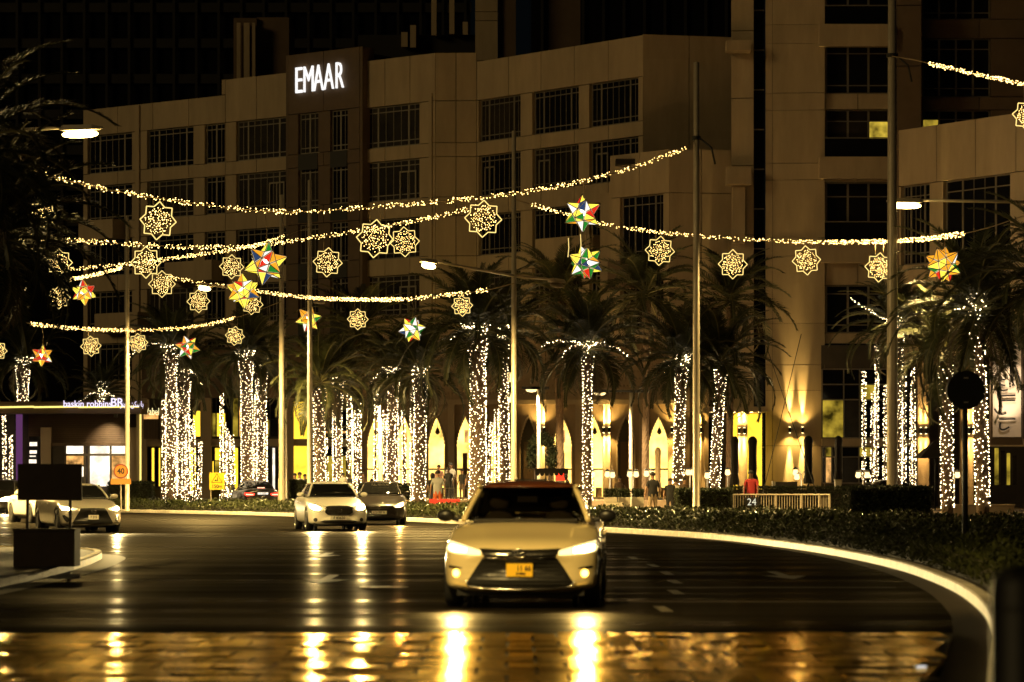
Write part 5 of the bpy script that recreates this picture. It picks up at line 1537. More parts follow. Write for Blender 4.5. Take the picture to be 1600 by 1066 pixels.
for px, py, Y, lab in ((797,585,158,'upper lit wall lantern beside the middle lamp post'),(797,617,158,'lower lit wall lantern beside the middle lamp post')):
    t = thing('hanging_lantern', lab, 'lantern', W(px,py,Y), 0, 'lanterns beside the middle lamp post')
    MB().lathe([(.10,-.42),(.20,-.3),(.22,.1),(.12,.4)], n=10).build('glass_shade', M['lantern'], t, True, True)
    MB().lathe([(.24,.101),(.14,.42),(.03,.52)], n=10).build('lantern_cap', M['black'], t, True, True)
def lantern(label, px, py, Y, heads=((-6,0),(6,0)), base_z=.12, size=1.0):
    t = thing('lantern_post', label, 'lantern post', (wx(px,Y),Y,base_z), 0, 'low lantern posts on the terrace')
    h = wz(py,Y)-base_z; k = Y/F
    MB().lathe([(.09,0),(.09,.1),(.04,.16),(.03,h+.05)], n=8).build('post', M['black'], t, True, True)
    for a, b in heads:
        x, z = a*k, h-b*k
        if a: MB().tube([(0,0,h-.02),(x*.5,0,z+.30*size),(x,0,z+.26*size)], .016, 5).build('arm', M['black'], t, True, True)
        hd = MB().lathe([(.20*size,.17*size),(.14*size,.24*size),(.03,.33*size)], (x,0,z), 8).build('lantern_cap', M['black'], t, False, True)
        pl_ = bpy.data.lights.new('lantern_light', 'POINT'); pl_.energy = 160; pl_.color = (1,.68,.28); pl_.shadow_soft_size = .2
        po = bpy.data.objects.new('lantern_light', pl_); COL.objects.link(po); po.parent = t; po.location = (x, -.3, z)
        MB().lathe([(.09*size,-.20*size),(.18*size,-.10*size),(.13*size,.165*size)], (x,0,z), 8).build('glass_shade', M['lantern'], hd, True, True)
LN = [(921,741,136,((-5,0),(5,0)),'pair of lanterns half behind the moustache palm trunk'),
 (953,741,134,((-4,0),(4,1)),'pair of lanterns right of the moustache palm trunk'),
 (989,741,134,((-5,0),(5,0)),'pair of lanterns at the foot of the T shaped plaza lamp'),
 (1015,740,134,((-5,0),(4,0)),'pair of lanterns above the head of the man in black'),
 (1058,743,133,((-5,0),(5,0)),'pair of lanterns left of the leaning palm by the arcade end'),
 (1078,738,140,((-3,0),(4,0)),'small pair of lanterns between the leaning palm and the bare pole'),
 (1105,743,132,((0,0),),'single lantern left of the second leaning palm'),
 (1137,738,133,((0,0),),'single lantern below the leftmost dark parasol'),
 (1252,742,131,((-9,-4),(-7,3),(8,2)),'cluster of three lanterns beside the dark parasol under the wall lights'),
 (1348,742,133,((-7,0),(7,0)),'pair of lanterns above the parked dark car'),
 (1491,742,132,((5,0),(-5,1)),'lantern between the two lit palms by the round sign')]
for px, py, Y, hd, lab in LN:
    lantern(lab, px, py, Y, hd, .12 if Y < 139 else .62, .72)

# ---------------------------------------------------------------- signs
rs = thing('round_sign', 'back of a round traffic sign on a dark post in the ground cover', 'traffic sign', (wx(1508,45),45,.12))
MB().lathe([(.045,0),(.045,wz(583,45)-.12)], n=10).build('post', M['black'], rs, True, True)
MB().lathe([(.29,-.015),(.305,-.005),(.305,.012),(.29,.02)], (0,-.075,wz(610,45)-.12), 32, 'y').build('disc', M['black'], rs, False, True)
for py in (591,629):
    MB().box(-.035,.035,-.095,-.05,wz(py,45)-.12-.008,wz(py,45)-.12+.008).build('clamp', M['metal'], rs, False, True)
sp = thing('speed_sign', 'round orange speed sign reading 40 half behind the short bare pole', 'traffic sign', (wx(191,134.0),133.6,.12))
z_ = wz(736.5,133.6)-.12
MB().lathe([(.03,0),(.03,z_)], n=8).build('post', M['metal'], sp, False, True)
MB().lathe([(.335,-.01),(.335,.01)], (0,-.06,z_), 28, 'y').build('rim', mat('dark red sign rim',(.22,.02,.01),.5), sp, False, True)
MB().lathe([(.285,-.004),(.285,.004)], (0,-.076,z_), 28, 'y').build('disc', M['sign_orange'], sp, False, True)
put_text('number', '40', .36, M['ink'], (0,-.084,z_), sp, 0, .003, .95, local=True, bold=.008)
MB().box(-.47,.47,-.07,-.05,wz(757,133.6)-.12,wz(748,133.6)-.12).build('sub_plate', M['sign_orange'], sp, False, True)
ys = thing('warning_sign', 'square yellow warning sign with triangle and the distance 150m', 'traffic sign', (wx(339,143),143,.12))
k = 143/F; zc_ = wz(752,143)-.12; hw = 11.8*k; hh = 13.3*k
MB().box(-hw,hw,-.02,.0,zc_-hh,zc_+hh).build('sign_plate', M['sign_yellow'], ys, False, True)
for x in (-hw*.82, hw*.82): MB().box(x-.02,x+.02,.002,.04,0,zc_+hh*.8).build('post', M['metal'], ys, False, True)
tri = [(-.26,-.06),(.26,-.06),(0,.36)]
MB().ring([(a,-.03,zc_+b) for a,b in tri], .022, 4).build('triangle', M['ink'], ys, False, True)
MB().add([(-.13,-.026,zc_),(.0,-.026,zc_),(-.02,-.026,zc_+.07),(-.07,-.026,zc_+.09)], [(0,1,2,3)]).add([(.01,-.026,zc_),(.06,-.026,zc_),(.03,-.026,zc_+.2),(0,-.026,zc_+.22)], [(0,1,2,3)]).build('pictogram', M['ink'], ys, False, True)
put_text('lettering', '150m', .24, M['ink'], (0,-.028,zc_-hh*.62), ys, 0, .003, .95, local=True, bold=.006)
# board on the island
bd = thing('sign_board', 'dark back of a board on two posts over a box on the traffic island', 'sign board', (wx(77,46),46,.125))
k = 46/F
x0, x1 = (28-77)*k, (128-77)*k
MB().box(x0,x1,-.03,.03,wz(782,46)-.125,wz(725,46)-.125).build('board', M['wood'], bd, False, True)
for px in (42,109):
    x = (px-77)*k; MB().box(x-.022,x+.022,.032,.08,.55,wz(728,46)-.125).build('post', M['wood'], bd, False, True)
MB().box((26-77)*k,(121-77)*k,-.3,.3,0,.56).build('ballast_box', M['wood'], bd, False, True)
MB().box((25-77)*k,(122-77)*k,-.32,.32,.562,.60).build('box_lid', M['wood'], bd, False, True)
for py in (740,766):
    MB().box(x0+.02,x1-.02,.031,.05,wz(py,46)-.125-.02,wz(py,46)-.125+.02).build('batten', M['wood'], bd, False, True)
# bollard near the camera
bl = thing('bollard', 'dark round topped bollard out of focus at the lower right corner', 'bollard', (wx(1604,12.6),12.6,.12))
h = wz(884,12.6)-.12; r_ = .155
MB().lathe([(r_*1.08,0),(r_*1.08,.08),(r_,.1),(r_,h-.10),(r_*.93,h-.05),(r_*.72,h-.015),(r_*.3,h)], n=28).build('shaft', M['black'], bl, True, True)
MB().lathe([(r_*1.02,h-.2),(r_*1.02,h-.17)], n=28).build('band', M['black'], bl, False, True)
# small things let into the crossing
rsd = thing('road_stud', 'small white lit road stud let into the paved crossing near the right kerb', 'road stud', (wx(1438,21.4),21.4,.08))
MB().box(-.042,.042,-.05,.05,0,.016).build('stud_body', M['plate_white'], rsd, False, True)
MB().box(-.036,.036,-.053,-.0505,.003,.014).build('stud_lens', M['sign_white'], rsd, False, True)
for q_, (px, py, lab) in enumerate(((1455,1036,'dark round flat disc on the paved crossing beside the road stud'),(1452,1062,'dark round flat disc on the paved crossing nearest the camera'))):
    Y = F*1.36/(py-HOR)
    dc = thing('flat_disc', lab, 'drain cover', (wx(px,Y),Y,.082), 0, 'flat discs on the crossing')  # dark marks on the crossing, built as thin black rimmed discs
    MB().lathe([(.075,0),(.075,.008),(.06,.010)], n=20).build('cover', M['black'], dc, False, True)
    MB().ring([(.066*math.cos(k*math.pi/10),.066*math.sin(k*math.pi/10),.011) for k in range(20)], .006, 4).build('disc_rim', M['frame'], dc, False, True)
mhc = thing('manhole_cover', 'round iron manhole cover in the dark asphalt left of the taxi', 'manhole cover', (wx(600,40),40,.003))
MB().lathe([(.34,0),(.34,.006),(.30,.008)], n=28).build('cover', M['frame'], mhc, False, True)
# two guy wires
for i, (a, b) in enumerate((((1252,522),(1185,800)),((1197,540),(1290,812)))):
    t = thing('guy_wire', ['thin dark stay wire slanting down left across the plain tower wall','thin dark stay wire slanting down right across the plain tower wall'][i], 'wire', W(a[0],a[1],108))
    MB().tube([W(*a,108), W(*b,106)], .014, 4).build('wire', M['cable'], t)

# ---------------------------------------------------------------- people
SKIN = mat('skin', (.30,.17,.10), .6); SKIN2 = mat('darker skin', (.12,.065,.04), .6)
HAIR = mat('black hair', (.012,.010,.009), .7)
CL_ = {k: mat(k+' cloth', c, .85) for k, c in dict(grey=(.30,.30,.29), orange=(.45,.09,.02), black=(.015,.014,.014), khaki=(.28,.21,.13), red=(.32,.02,.02), pink=(.45,.26,.22), white=(.6,.55,.48), navy=(.03,.035,.07), jeans=(.06,.07,.10), brown=(.10,.06,.035)).items()}
def person(label, px, Y, base_z, height, shirt, legs, skin=None, shorts=False, face=180, pose='stand', hair='short', seed=0):
    """one skinned body grown from a skeleton; face: 0 looks away from the camera, 180 towards it"""
    rr = random.Random(seed); s = height/1.75
    t = thing('person', label, 'person', (wx(px,Y), Y, base_z), R(face), 'people on the plaza')
    V = []; E_ = []; Rd = []
    def v(x, y, z, r): V.append((x*s, y*s, z*s)); Rd.append(r*s); return len(V)-1
    def chain(*pts):
        ids = []
        for p in pts: ids.append(p if isinstance(p, int) else v(*p))
        for a, b in zip(ids[:-1], ids[1:]): E_.append((a, b))
        return ids
    lean = .16 if pose == 'lean' else 0.0
    hipz = .93 if pose != 'sit' else .48
    pel = v(0,0,hipz,.145)
    y_ = lambda z: lean*max(0, z-hipz)*1.6
    c = chain(pel, (0,y_(hipz+.2),hipz+.2,.135), (0,y_(hipz+.40),hipz+.40,.15), (0,y_(hipz+.52),hipz+.52,.10), (0,y_(hipz+.58)+.01,hipz+.585,.055), (0,y_(hipz+.65)+.02,hipz+.645,.075), (0,y_(hipz+.74)+.025,hipz+.735,.095), (0,y_(hipz+.8)+.02,hipz+.80,.06))
    head = c[-2]
    for sx_ in (-1, 1):
        if pose == 'sit':
            chain(pel, (sx_*.10,.05,.47,.10), (sx_*.12,.42,.49,.07), (sx_*.12,.44,.10,.045), (sx_*.12,.56,.03,.035))
        else:
            st_ = .05*sx_ if pose == 'walk' else 0
            chain(pel, (sx_*.10,st_*.5,.80,.10), (sx_*.11,st_*1.5+.01,.50,.065), (sx_*.115,st_*3-.01,.27,.058), (sx_*.115,st_*4-.02,.09,.040), (sx_*.125,st_*4+.12,.035,.036))
        zs = hipz+.47
        up = pose == 'arms'
        el = (sx_*.27, y_(zs)+(.10 if up else -.03), zs-.26, .042); wr_ = (sx_*(.20 if up else .29), y_(zs)+(.28 if up else .05), zs-(.20 if up else .48), .030)
        if pose == 'lean': el = (sx_*.26, y_(zs)+.08, zs-.27, .042); wr_ = (sx_*.25, y_(zs)+.16, zs-.50, .030)
        a = chain(c[2], (sx_*.19, y_(zs), zs, .062), el, wr_)
        w_ = Vector(wr_[:3]); dn = (w_-Vector(el[:3])).normalized()
        pm = w_+dn*.075
        p_ = chain(a[-1], (pm.x,pm.y,pm.z,.028))
        for fi, (o_, l_) in enumerate(((-.024,.065),(-.008,.078),(.008,.072),(.024,.055))):
            q1 = pm+dn*l_*.6+Vector((0,o_,0)); q2 = pm+dn*l_+Vector((-sx_*.018,o_*1.1,0))
            chain(p_[-1], (q1.x,q1.y,q1.z,.0085), (q2.x,q2.y,q2.z,.0075))
        th = w_+dn*.05+Vector((0,.045,0)); chain(a[-1], (th.x,th.y,th.z,.010), (th.x+dn.x*.03,th.y+.008,th.z+dn.z*.03,.008))
    me = bpy.data.meshes.new('body'); me.from_pydata(V, E_, [])
    o = bpy.data.objects.new('body', me); COL.objects.link(o)
    sk = o.modifiers.new('skin', 'SKIN'); sk.use_smooth_shade = True
    lay = me.skin_vertices[0].data
    for i, q in enumerate(lay): q.radius = (Rd[i]*(1.25 if Rd[i] > .09*s and i < 5 else 1), Rd[i]*(.8 if Rd[i] > .09*s and i < 5 else 1)); q.use_root = i == 0
    o.modifiers.new('sub', 'SUBSURF').levels = 1
    dg = bpy.context.evaluated_depsgraph_get()
    m2 = bpy.data.meshes.new_from_object(o.evaluated_get(dg))
    o.modifiers.clear(); o.data = m2; o.parent = t
    m2.materials.clear()
    for m_ in (skin or SKIN, CL_[shirt], CL_[legs], M['black']): m2.materials.append(m_)
    for pg in m2.polygons:
        q = pg.center/s; mi = 0
        neck = hipz+.55
        if q.z < neck and q.z > hipz-.03 and not (abs(q.x) > .24 and q.z < hipz+.28): mi = 1
        if pose == 'sit':
            if q.z < hipz+.06 and q.y > -.2: mi = 2
        elif q.z <= hipz-.03 and abs(q.x) < .235: mi = 2
        if mi == 2 and shorts and q.z < .55: mi = 0
        if q.z < .075: mi = 3
        pg.material_index = mi
    # hair cap, ears and nose
    hc = Vector((0, y_(hipz+.735)+.02, hipz+.745))*s
    hm = bmesh.new(); bmesh.ops.create_uvsphere(hm, u_segments=14, v_segments=9, radius=.108*s)
    for q in list(hm.verts):
        if q.co.y > .035*s and q.co.z < .045*s: q.co *= .80
        if q.co.z < (-.02*s if hair == 'short' else -.12*s): q.co *= .78
        if hair == 'long' and q.co.z < -.01*s: q.co.z *= 2.0
    hme = bpy.data.meshes.new('hair'); hm.to_mesh(hme); hm.free(); hme.materials.append(HAIR)
    for pg in hme.polygons: pg.use_smooth = True
    link('hair', hme, t, hc)
    mb = MB(); f_ = hc+Vector((0,.085*s,-.02*s))
    mb.add([f_+Vector((-.014*s,0,-.02*s)), f_+Vector((.014*s,0,-.02*s)), f_+Vector((0,0,.03*s)), f_+Vector((0,.03*s,-.018*s))], [(0,1,3),(1,2,3),(2,0,3),(0,2,1)])
    for q in (-1,1): mb.lathe([(.02*s,-.01*s),(.028*s,0),(.02*s,.01*s)], hc+Vector((q*.095*s,0,-.02*s)), 8, 'x')
    mb.build('face_features', skin or SKIN, t, True, True)
    return t
PP = [('person in a grey shirt and orange shorts standing behind the red barrier', 684,120,.12,1.84,'grey','orange',dict(skin=SKIN,shorts=True,face=0,seed=1)),
 ('person in a pink shirt on the terrace behind the one in orange shorts', 686,146,.62,1.74,'pink','navy',dict(face=150,seed=2)),
 ('tall person in a pale grey top standing between two glowing arches', 704,148,.62,1.85,'grey','black',dict(face=200,skin=SKIN2,seed=3)),
 ('dark haired person in black left of the one in orange shorts', 676,134,.12,1.78,'black','jeans',dict(face=30,seed=4,hair='long')),
 ('person in a black top seated right of the one in orange shorts', 701,136,.62,1.55,'black','black',dict(face=160,seed=5,skin=SKIN2)),
 ('person in dark clothes at the barrier near the tallest lit palm', 722,140,.62,1.5,'black','brown',dict(face=140,seed=6)),
 ('person in brown beside the tallest lit palm', 733,141,.62,1.52,'brown','black',dict(face=200,seed=7)),
 ('leftmost head of the group behind the small hedge by the white sedan', 461,143,.12,1.80,'navy','black',dict(face=120,seed=8)),
 ('middle head of the group behind the small hedge by the white sedan', 468,144,.12,1.86,'white','black',dict(face=210,seed=9)),
 ('right head of the group behind the small hedge by the white sedan', 476,143.5,.12,1.76,'black','black',dict(face=240,seed=10)),
 ('person with short hair seen just above the white sedan roof', 536,143,.62,1.32,'white','black',dict(face=190,seed=11)),
 ('person with long hair seen between the white sedan and the dark hatchback', 546,144,.62,1.26,'black','black',dict(face=160,seed=12,hair='long')),
 ('left of the two people seen above the dark hatchback roof', 567,145,.62,1.36,'brown','black',dict(face=170,seed=13)),
 ('right of the two people seen above the dark hatchback roof', 583,145,.62,1.28,'black','black',dict(face=220,seed=14,hair='long')),
 ('man in a black shirt and khaki trousers standing by the planters', 1020,106,.12,1.72,'black','khaki',dict(face=20,seed=15)),
 ('person in a dark red shirt leaning over the railing board', 1175,105.5,.12,1.78,'red','black',dict(face=165,pose='lean',skin=SKIN2,seed=16)),
 ('person in dark clothes leaning beside the red glowing stall', 891,131,.12,1.72,'black','black',dict(face=80,pose='lean',seed=17,hair='long')),
 ('left head above the dark hedge right of the man in black', 1047,112,.12,1.50,'black','black',dict(face=180,seed=18)),
 ('middle person in white above the dark hedge right of the man in black', 1056,114,.12,1.46,'white','black',dict(face=150,seed=19)),
 ('right head above the dark hedge right of the man in black', 1069,112,.12,1.52,'brown','black',dict(face=210,seed=20)),
 ('person sitting low between the planters and the lantern pairs', 968,126,.12,1.62,'brown','black',dict(face=170,seed=21))]
for lab, px, Y, bz, h, sh, lg, kw in PP: person(lab, px, Y, bz, h, sh, lg, **kw)
# ---------------------------------------------------------------- cars
def paint(name, col, rough=.3, coat=1.0, metal=0.0): return mat(name, col, rough, metal, coat=coat)
def evalmesh(o):
    dg = bpy.context.evaluated_depsgraph_get()
    me = bpy.data.meshes.new_from_object(o.evaluated_get(dg))
    return me
def car_body(D, st, m):
    """st: stations front to rear (y, half width, z bottom, z shoulder, z top)"""
    sw = D.get('sweep', .34); L = D['L']
    vs, fs = [], []
    ring = []
    for (y, w_, zb, zs, zt) in st:
        half = [(0,zb),(.55*w_,zb),(.955*w_,zb+.035),(w_*.985,zb+.28*(zs-zb)),(w_,zb+.62*(zs-zb)),(w_*.985,zs),(w_*.93,zs+.62*(zt-zs)),(w_*.74,zt-.012),(w_*.4,zt+.004),(0,zt+.010)]
        row = half + [(-x,z) for x, z in reversed(half[1:-1])]
        ids = []
        fr = max(0, min(1, (-y-(L/2-1.0))/1.0)); bk = max(0, min(1, (y-(L/2-.7))/.7))
        for x, z in row:
            yy = y + sw*fr*(abs(x)/max(.01,st[4][1]))**2.4 - .22*bk*(abs(x)/.9)**2
            ids.append(len(vs)); vs.append((x, yy, z))
        ring.append(ids)
    n = len(ring[0])
    for i in range(len(ring)-1):
        for k in range(n): fs.append((ring[i][k], ring[i][(k+1)%n], ring[i+1][(k+1)%n], ring[i+1][k]))
    fs.append(tuple(reversed(ring[0]))); fs.append(tuple(ring[-1]))
    me = bpy.data.meshes.new('body'); me.from_pydata(vs, [], fs); me.materials.append(m)
    bm = bmesh.new(); bm.from_mesh(me); bmesh.ops.recalc_face_normals(bm, faces=bm.faces)
    for f in bm.faces: f.smooth = True
    bm.to_mesh(me); bm.free()
    return me
def subd(me, lv):
    o = bpy.data.objects.new('tmp', me); COL.objects.link(o)
    mo = o.modifiers.new('s', 'SUBSURF'); mo.levels = lv
    r = evalmesh(o); bpy.data.objects.remove(o); return r
def boolean_cut(me, cutter):
    o = bpy.data.objects.new('tmp', me); COL.objects.link(o)
    c = bpy.data.objects.new('tmpc', cutter); COL.objects.link(c)
    mo = o.modifiers.new('b', 'BOOLEAN'); mo.operation = 'DIFFERENCE'; mo.object = c; mo.solver = 'EXACT'
    r = evalmesh(o); bpy.data.objects.remove(o); bpy.data.objects.remove(c)
    return r
def bvh_of(me):
    bm = bmesh.new(); bm.from_mesh(me); t = BVHTree.FromBMesh(bm); bm.free(); return t
def decal(name, bvh, poly, m, parent, off=.008, rear=False, cuts=5, thick=.02, side=1):
    """a panel laid onto the front (or rear) of the body: outline in x,z, pressed on along y"""
    bm = bmesh.new()
    vv = [bm.verts.new((x, 0, z)) for x, z in poly]
    bm.faces.new(vv)
    bmesh.ops.triangulate(bm, faces=bm.faces[:])
    for _ in range(3 if cuts >= 5 else cuts):
        bmesh.ops.subdivide_edges(bm, edges=[e for e in bm.edges if e.calc_length() > .05], cuts=1, use_grid_fill=True)
        bmesh.ops.triangulate(bm, faces=[f for f in bm.faces if len(f.verts) > 4])
    s = 1 if not rear else -1
    last = 0
    for q in bm.verts:
        h = bvh.ray_cast(Vector((q.co.x, -6*s, q.co.z)), Vector((0, s, 0)))
        if h[0] is None:
            h = bvh.ray_cast(Vector((q.co.x*.97, -6*s, q.co.z)), Vector((0, s, 0)))
        if h[0] is not None:
            q.co.y = h[0].y - off*s; last = q.co.y
        else: q.co.y = last
    ret = bmesh.ops.extrude_face_region(bm, geom=bm.faces[:])
    for g in ret['geom']:
        if isinstance(g, bmesh.types.BMVert): g.co.y += thick*s
    bmesh.ops.recalc_face_normals(bm, faces=bm.faces)
    for f in bm.faces: f.smooth = False
    me = bpy.data.meshes.new(name); bm.to_mesh(me); bm.free(); me.materials.append(m)
    return link(name, me, parent)
def mirx(poly): return [(-x, z) for x, z in reversed(poly)]
def surf_y(bvh, x, z, rear=False):
    s = -1 if rear else 1
    h = bvh.ray_cast(Vector((x, -6*s, z)), Vector((0, s, 0)))
    return h[0].y if h[0] is not None else (-2.4*s)
def make_car(label, group, loc, yaw, D, front):
    L, Wd = D['L'], D['W']; hw = Wd/2; Hh = D['H']
    pm = D['paint']; gm = D.get('glass', M['carglass'])
    t = thing('parked_car' if D.get('parked') else 'car', label, D.get('cat', 'car'), loc, yaw, group)
    f0 = -L/2; r0 = L/2
    hd = D.get('hood', .90); cw = D.get('cowl', 1.0); tr = D.get('trunk', 1.05); nose = D.get('nose', .70)
    st = [(f0+.03,hw*.62,.33,.50,nose-.10),(f0+.05,hw*.80,.24,.52,nose-.05),(f0+.12,hw*.93,.19,.56,nose),(f0+.35,hw*.985,.17,.64,nose+.09),(f0+.80,hw,.17,.72,hd-.045),
          (f0+1.25,hw,.18,.80,cw-.045),(f0+1.55,hw,.18,.84,cw),(0,hw*.99,.18,.86,cw),(r0-1.3,hw,.19,.88,cw+.02),(r0-.85,hw,.20,.90,tr),(r0-.35,hw*.97,.22,.86,tr),(r0-.10,hw*.88,.28,.78,tr-.06),(r0-.03,hw*.66,.38,.70,tr-.16)]
    me = subd(car_body(D, st, pm), 2)
    bvh = bvh_of(me)
    wr = D.get('wheel', .335); ya, yb = f0+.93, r0-1.02
    cut = MB()
    for y in (ya, yb):
        for s in (-1, 1):
            cut.lathe([(wr*1.13, s*(hw-.30)),(wr*1.13, s*(hw+.2))] if s > 0 else [(wr*1.13, s*(hw+.2)),(wr*1.13, s*(hw-.30))], (0,y,wr), 24, 'x')
    cm = cut.mesh('cutter', M['rubber'])
    bm = bmesh.new(); bm.from_mesh(cm); bmesh.ops.recalc_face_normals(bm, faces=bm.faces); bm.to_mesh(cm); bm.free()
    me = boolean_cut(me, cm)
    me.name = 'body'
    link('body', me, t)
    # wheel wells and wheels
    for y in (ya, yb):
        for s in (-1, 1):
            x = s*(hw-.115)
            MB().lathe([(wr*1.10,-.03),(wr*1.10,.03)], (s*(hw-.30),y,wr), 20, 'x').build('wheel_well', M['rubber'], t, False, True)
            tw = .205
            wh = MB().lathe([(wr*.66,-tw/2),(wr*.93,-tw/2),(wr,-tw/2+.03),(wr,tw/2-.03),(wr*.93,tw/2),(wr*.66,tw/2)], (x,y,wr), 28, 'x').build('wheel', M['rubber'], t, True, True)
            rm = MB(); o_ = x+s*(tw/2-.02)
            rm.ring([(o_+s*.012, y+math.cos(a)*wr*.68, wr+math.sin(a)*wr*.68) for a in [k*math.pi/12 for k in range(24)]], .022, 6)
            for k in range(D.get('spokes', 7)):
                a = 2*math.pi*k/D.get('spokes', 7)
                c_, s_ = math.cos(a), math.sin(a)
                rm.obox((o_, y, wr), (s,0,0), (0,-s_,c_), (0,c_,s_), -.012, .012, -.028, .028, .03, wr*.68)
            rm.lathe([(.07,-.015),(.06,.02)] if s > 0 else [(.06,-.02),(.07,.015)], (o_,y,wr), 12, 'x')
            rm.build('rim', M['alloy'], wh, False, True)
            MB().lathe([(wr*.62,-.01),(wr*.62,.01)], (x+s*.02,y,wr), 20, 'x').build('brake_disc', M['black'], wh, False, True)
    # greenhouse
    wb, wt = hw*.84, hw*.62
    y0, y1 = f0+1.42, r0-.62
    roofy0, roofy1 = f0+D.get('roof0', 2.15), r0-D.get('roof1', 1.55)
    gst = [(y0,wb*.97,cw-.02,cw-.01),(y0+.30,wb,cw-.03,cw+.20),(roofy0-.12,wb*1.0,cw-.03,Hh-.075),(roofy0+.18,wb,cw-.03,Hh-.012),((roofy0+roofy1)/2,wb,cw-.03,Hh),(roofy1,wb,cw-.03,Hh-.02),(roofy1+.4,wb*.98,cw-.02,Hh-.13),((roofy1+y1)/2+.35,wb*.96,cw,cw+.20),(y1+.15,wb*.9,tr-.06,tr-.02)]
    vs, fs, ring = [], [], []
    for y, b, zb, zt in gst:
        k = max(0, min(1, (zt-cw)/(Hh-cw))); tw_ = b+(wt-b)*k
        half = [(0,zb),(b,zb),(b+(tw_-b)*.45,zb+(zt-zb)*.45),(tw_+.015*k,zt-.055*k),(tw_*.82,zt-.012*k),(tw_*.4,zt),(0,zt+.006)]
        row = half+[(-x,z) for x, z in reversed(half[1:-1])]
        ids = []
        for x, z in row:
            fr = 1 if y < 0 else 0
            ids.append(len(vs)); vs.append((x, y+(.26*(abs(x)/hw)**2*(1-.3*k) if fr else -.14*(abs(x)/hw)**2), z))
        ring.append(ids)
    n = len(ring[0])
    for i in range(len(ring)-1):
        for k in range(n): fs.append((ring[i][k], ring[i][(k+1)%n], ring[i+1][(k+1)%n], ring[i+1][k]))
    fs.append(tuple(reversed(ring[0]))); fs.append(tuple(ring[-1]))
    gme = bpy.data.meshes.new('windows'); gme.from_pydata(vs, [], fs); gme.materials.append(gm)
    bm = bmesh.new(); bm.from_mesh(gme); bmesh.ops.recalc_face_normals(bm, faces=bm.faces)
    for f in bm.faces: f.smooth = True
    bm.to_mesh(gme); bm.free()
    gme = subd(gme, 2); gme.name = 'windows'
    link('windows', gme, t)
    # roof skin and rear pillars lifted off the glass shape
    def skin(name, test, m, off=.008):
        bm = bmesh.new(); bm.from_mesh(gme)
        for co, no in (((0,roofy0-.10,0),(0,1,0)),((0,roofy1+.36,0),(0,1,0)),((0,roofy1-.02,0),(0,1,0)),((0,0,Hh-.075),(0,0,1))):
            bmesh.ops.bisect_plane(bm, geom=bm.verts[:]+bm.edges[:]+bm.faces[:], plane_co=co, plane_no=no)
        bm.normal_update()
        kill = [f for f in bm.faces if not test(f.calc_center_median(), f.normal)]
        bmesh.ops.delete(bm, geom=kill, context='FACES')
        if not bm.faces: bm.free(); return
        nn = {q: q.normal.copy() for q in bm.verts}
        for q in bm.verts: q.co += nn[q]*off
        r = bmesh.ops.extrude_face_region(bm, geom=bm.faces[:])
        for g in r['geom']:
            if isinstance(g, bmesh.types.BMVert): g.co -= nn.get(g, g.normal)*off*.9
        mm = bpy.data.meshes.new(name); bm.to_mesh(mm); bm.free(); mm.materials.clear(); mm.materials.append(m)
        for pg in mm.polygons: pg.use_smooth = True
        link(name, mm, t)
    rm_ = D.get('roof_paint', pm)
    skin('roof', lambda c, nv: c.z > Hh-.075 and roofy0-.10 < c.y < roofy1+.36, rm_, .010)
    skin('rear_pillar', lambda c, nv: abs(nv.x) > .45 and c.y > roofy1-.02, D.get('roof_paint', pm), .008)
    for s in (-1, 1):
        gb = bvh_of(gme)
        pts = []
        for k in range(9):
            q = k/8; y = y0+.10+(roofy0+.10-y0-.10)*q
            zt_ = cw+.02+(Hh-.065-cw-.02)*q
            h = gb.ray_cast(Vector((s*3, y+.16*(1-q)+.10, zt_)), Vector((-s, 0, 0)))
            if h[0] is not None: pts.append(h[0]+Vector((s*.002, -.02, 0)))
        pts2 = [Vector((s*(wb*.97-(wb*.97-wt*1.0)*k/8), y0+.26*(wb/hw)**2*(1-.3*k/8)+.02+(roofy0-.10-y0)*k/8, cw+(Hh-.07-cw)*(k/8)**.92)) for k in range(9)]
        MB().tube(pts2, [.034]*8+[.028], 6).build('front_pillar', pm, t, True, True)
        MB().tube([Vector((s*(wt*1.02+.01), roofy0-.08+(roofy1+.3-roofy0)*k/8, Hh-.062-.05*(k/8)**4)) for k in range(9)], .022, 6).build('roof_rail', pm, t, True, True)
        gl = MB(); gl.tube([Vector((s*(wb*.86), f0+2.45, cw)), Vector((s*wt*1.0, f0+2.50, Hh-.08))], .03, 6); gl.build('door_pillar', M['grille'], t, False, True)
        # mirror
        mm = MB(); mm.box(-.105,.105,-.05,.06,-.07,.075)
        mo = subd(mm.mesh('mirror', D.get('mirror', pm)), 2)
        for v_ in mo.vertices: v_.co *= 1.25
        for pg in mo.polygons: pg.use_smooth = True
        mi = link('mirror', mo, t, (s*(hw+.055), f0+1.78, cw+.055))
        MB().tube([(s*(hw-.10), f0+1.80, cw+.0), (s*(hw+.0), f0+1.80, cw+.03)], .03, 6).build('mirror_stalk', M['grille'], t, False, True)
        for y in (f0+2.25, f0+3.15):
            MB().box(s*(hw+.008)-.012, s*(hw+.008)+.012, y, y+.19, cw-.17, cw-.14).build('door_handle', M['chrome'] if D.get('chrome_handles') else pm, t, False, True)
    MB().tube([(-wb*.8, y0-.03, cw+.005), (wb*.8, y0-.03, cw+.005)], .02, 6).build('wiper_cowl', M['grille'], t, False, True)
    ub = MB(); ub.box(-hw*.8, hw*.8, f0+.3, r0-.3, .15, .24); ub.build('underbody', M['rubber'], t, False, True)
    front(t, bvh, D, f0, r0)
    return t, bvh
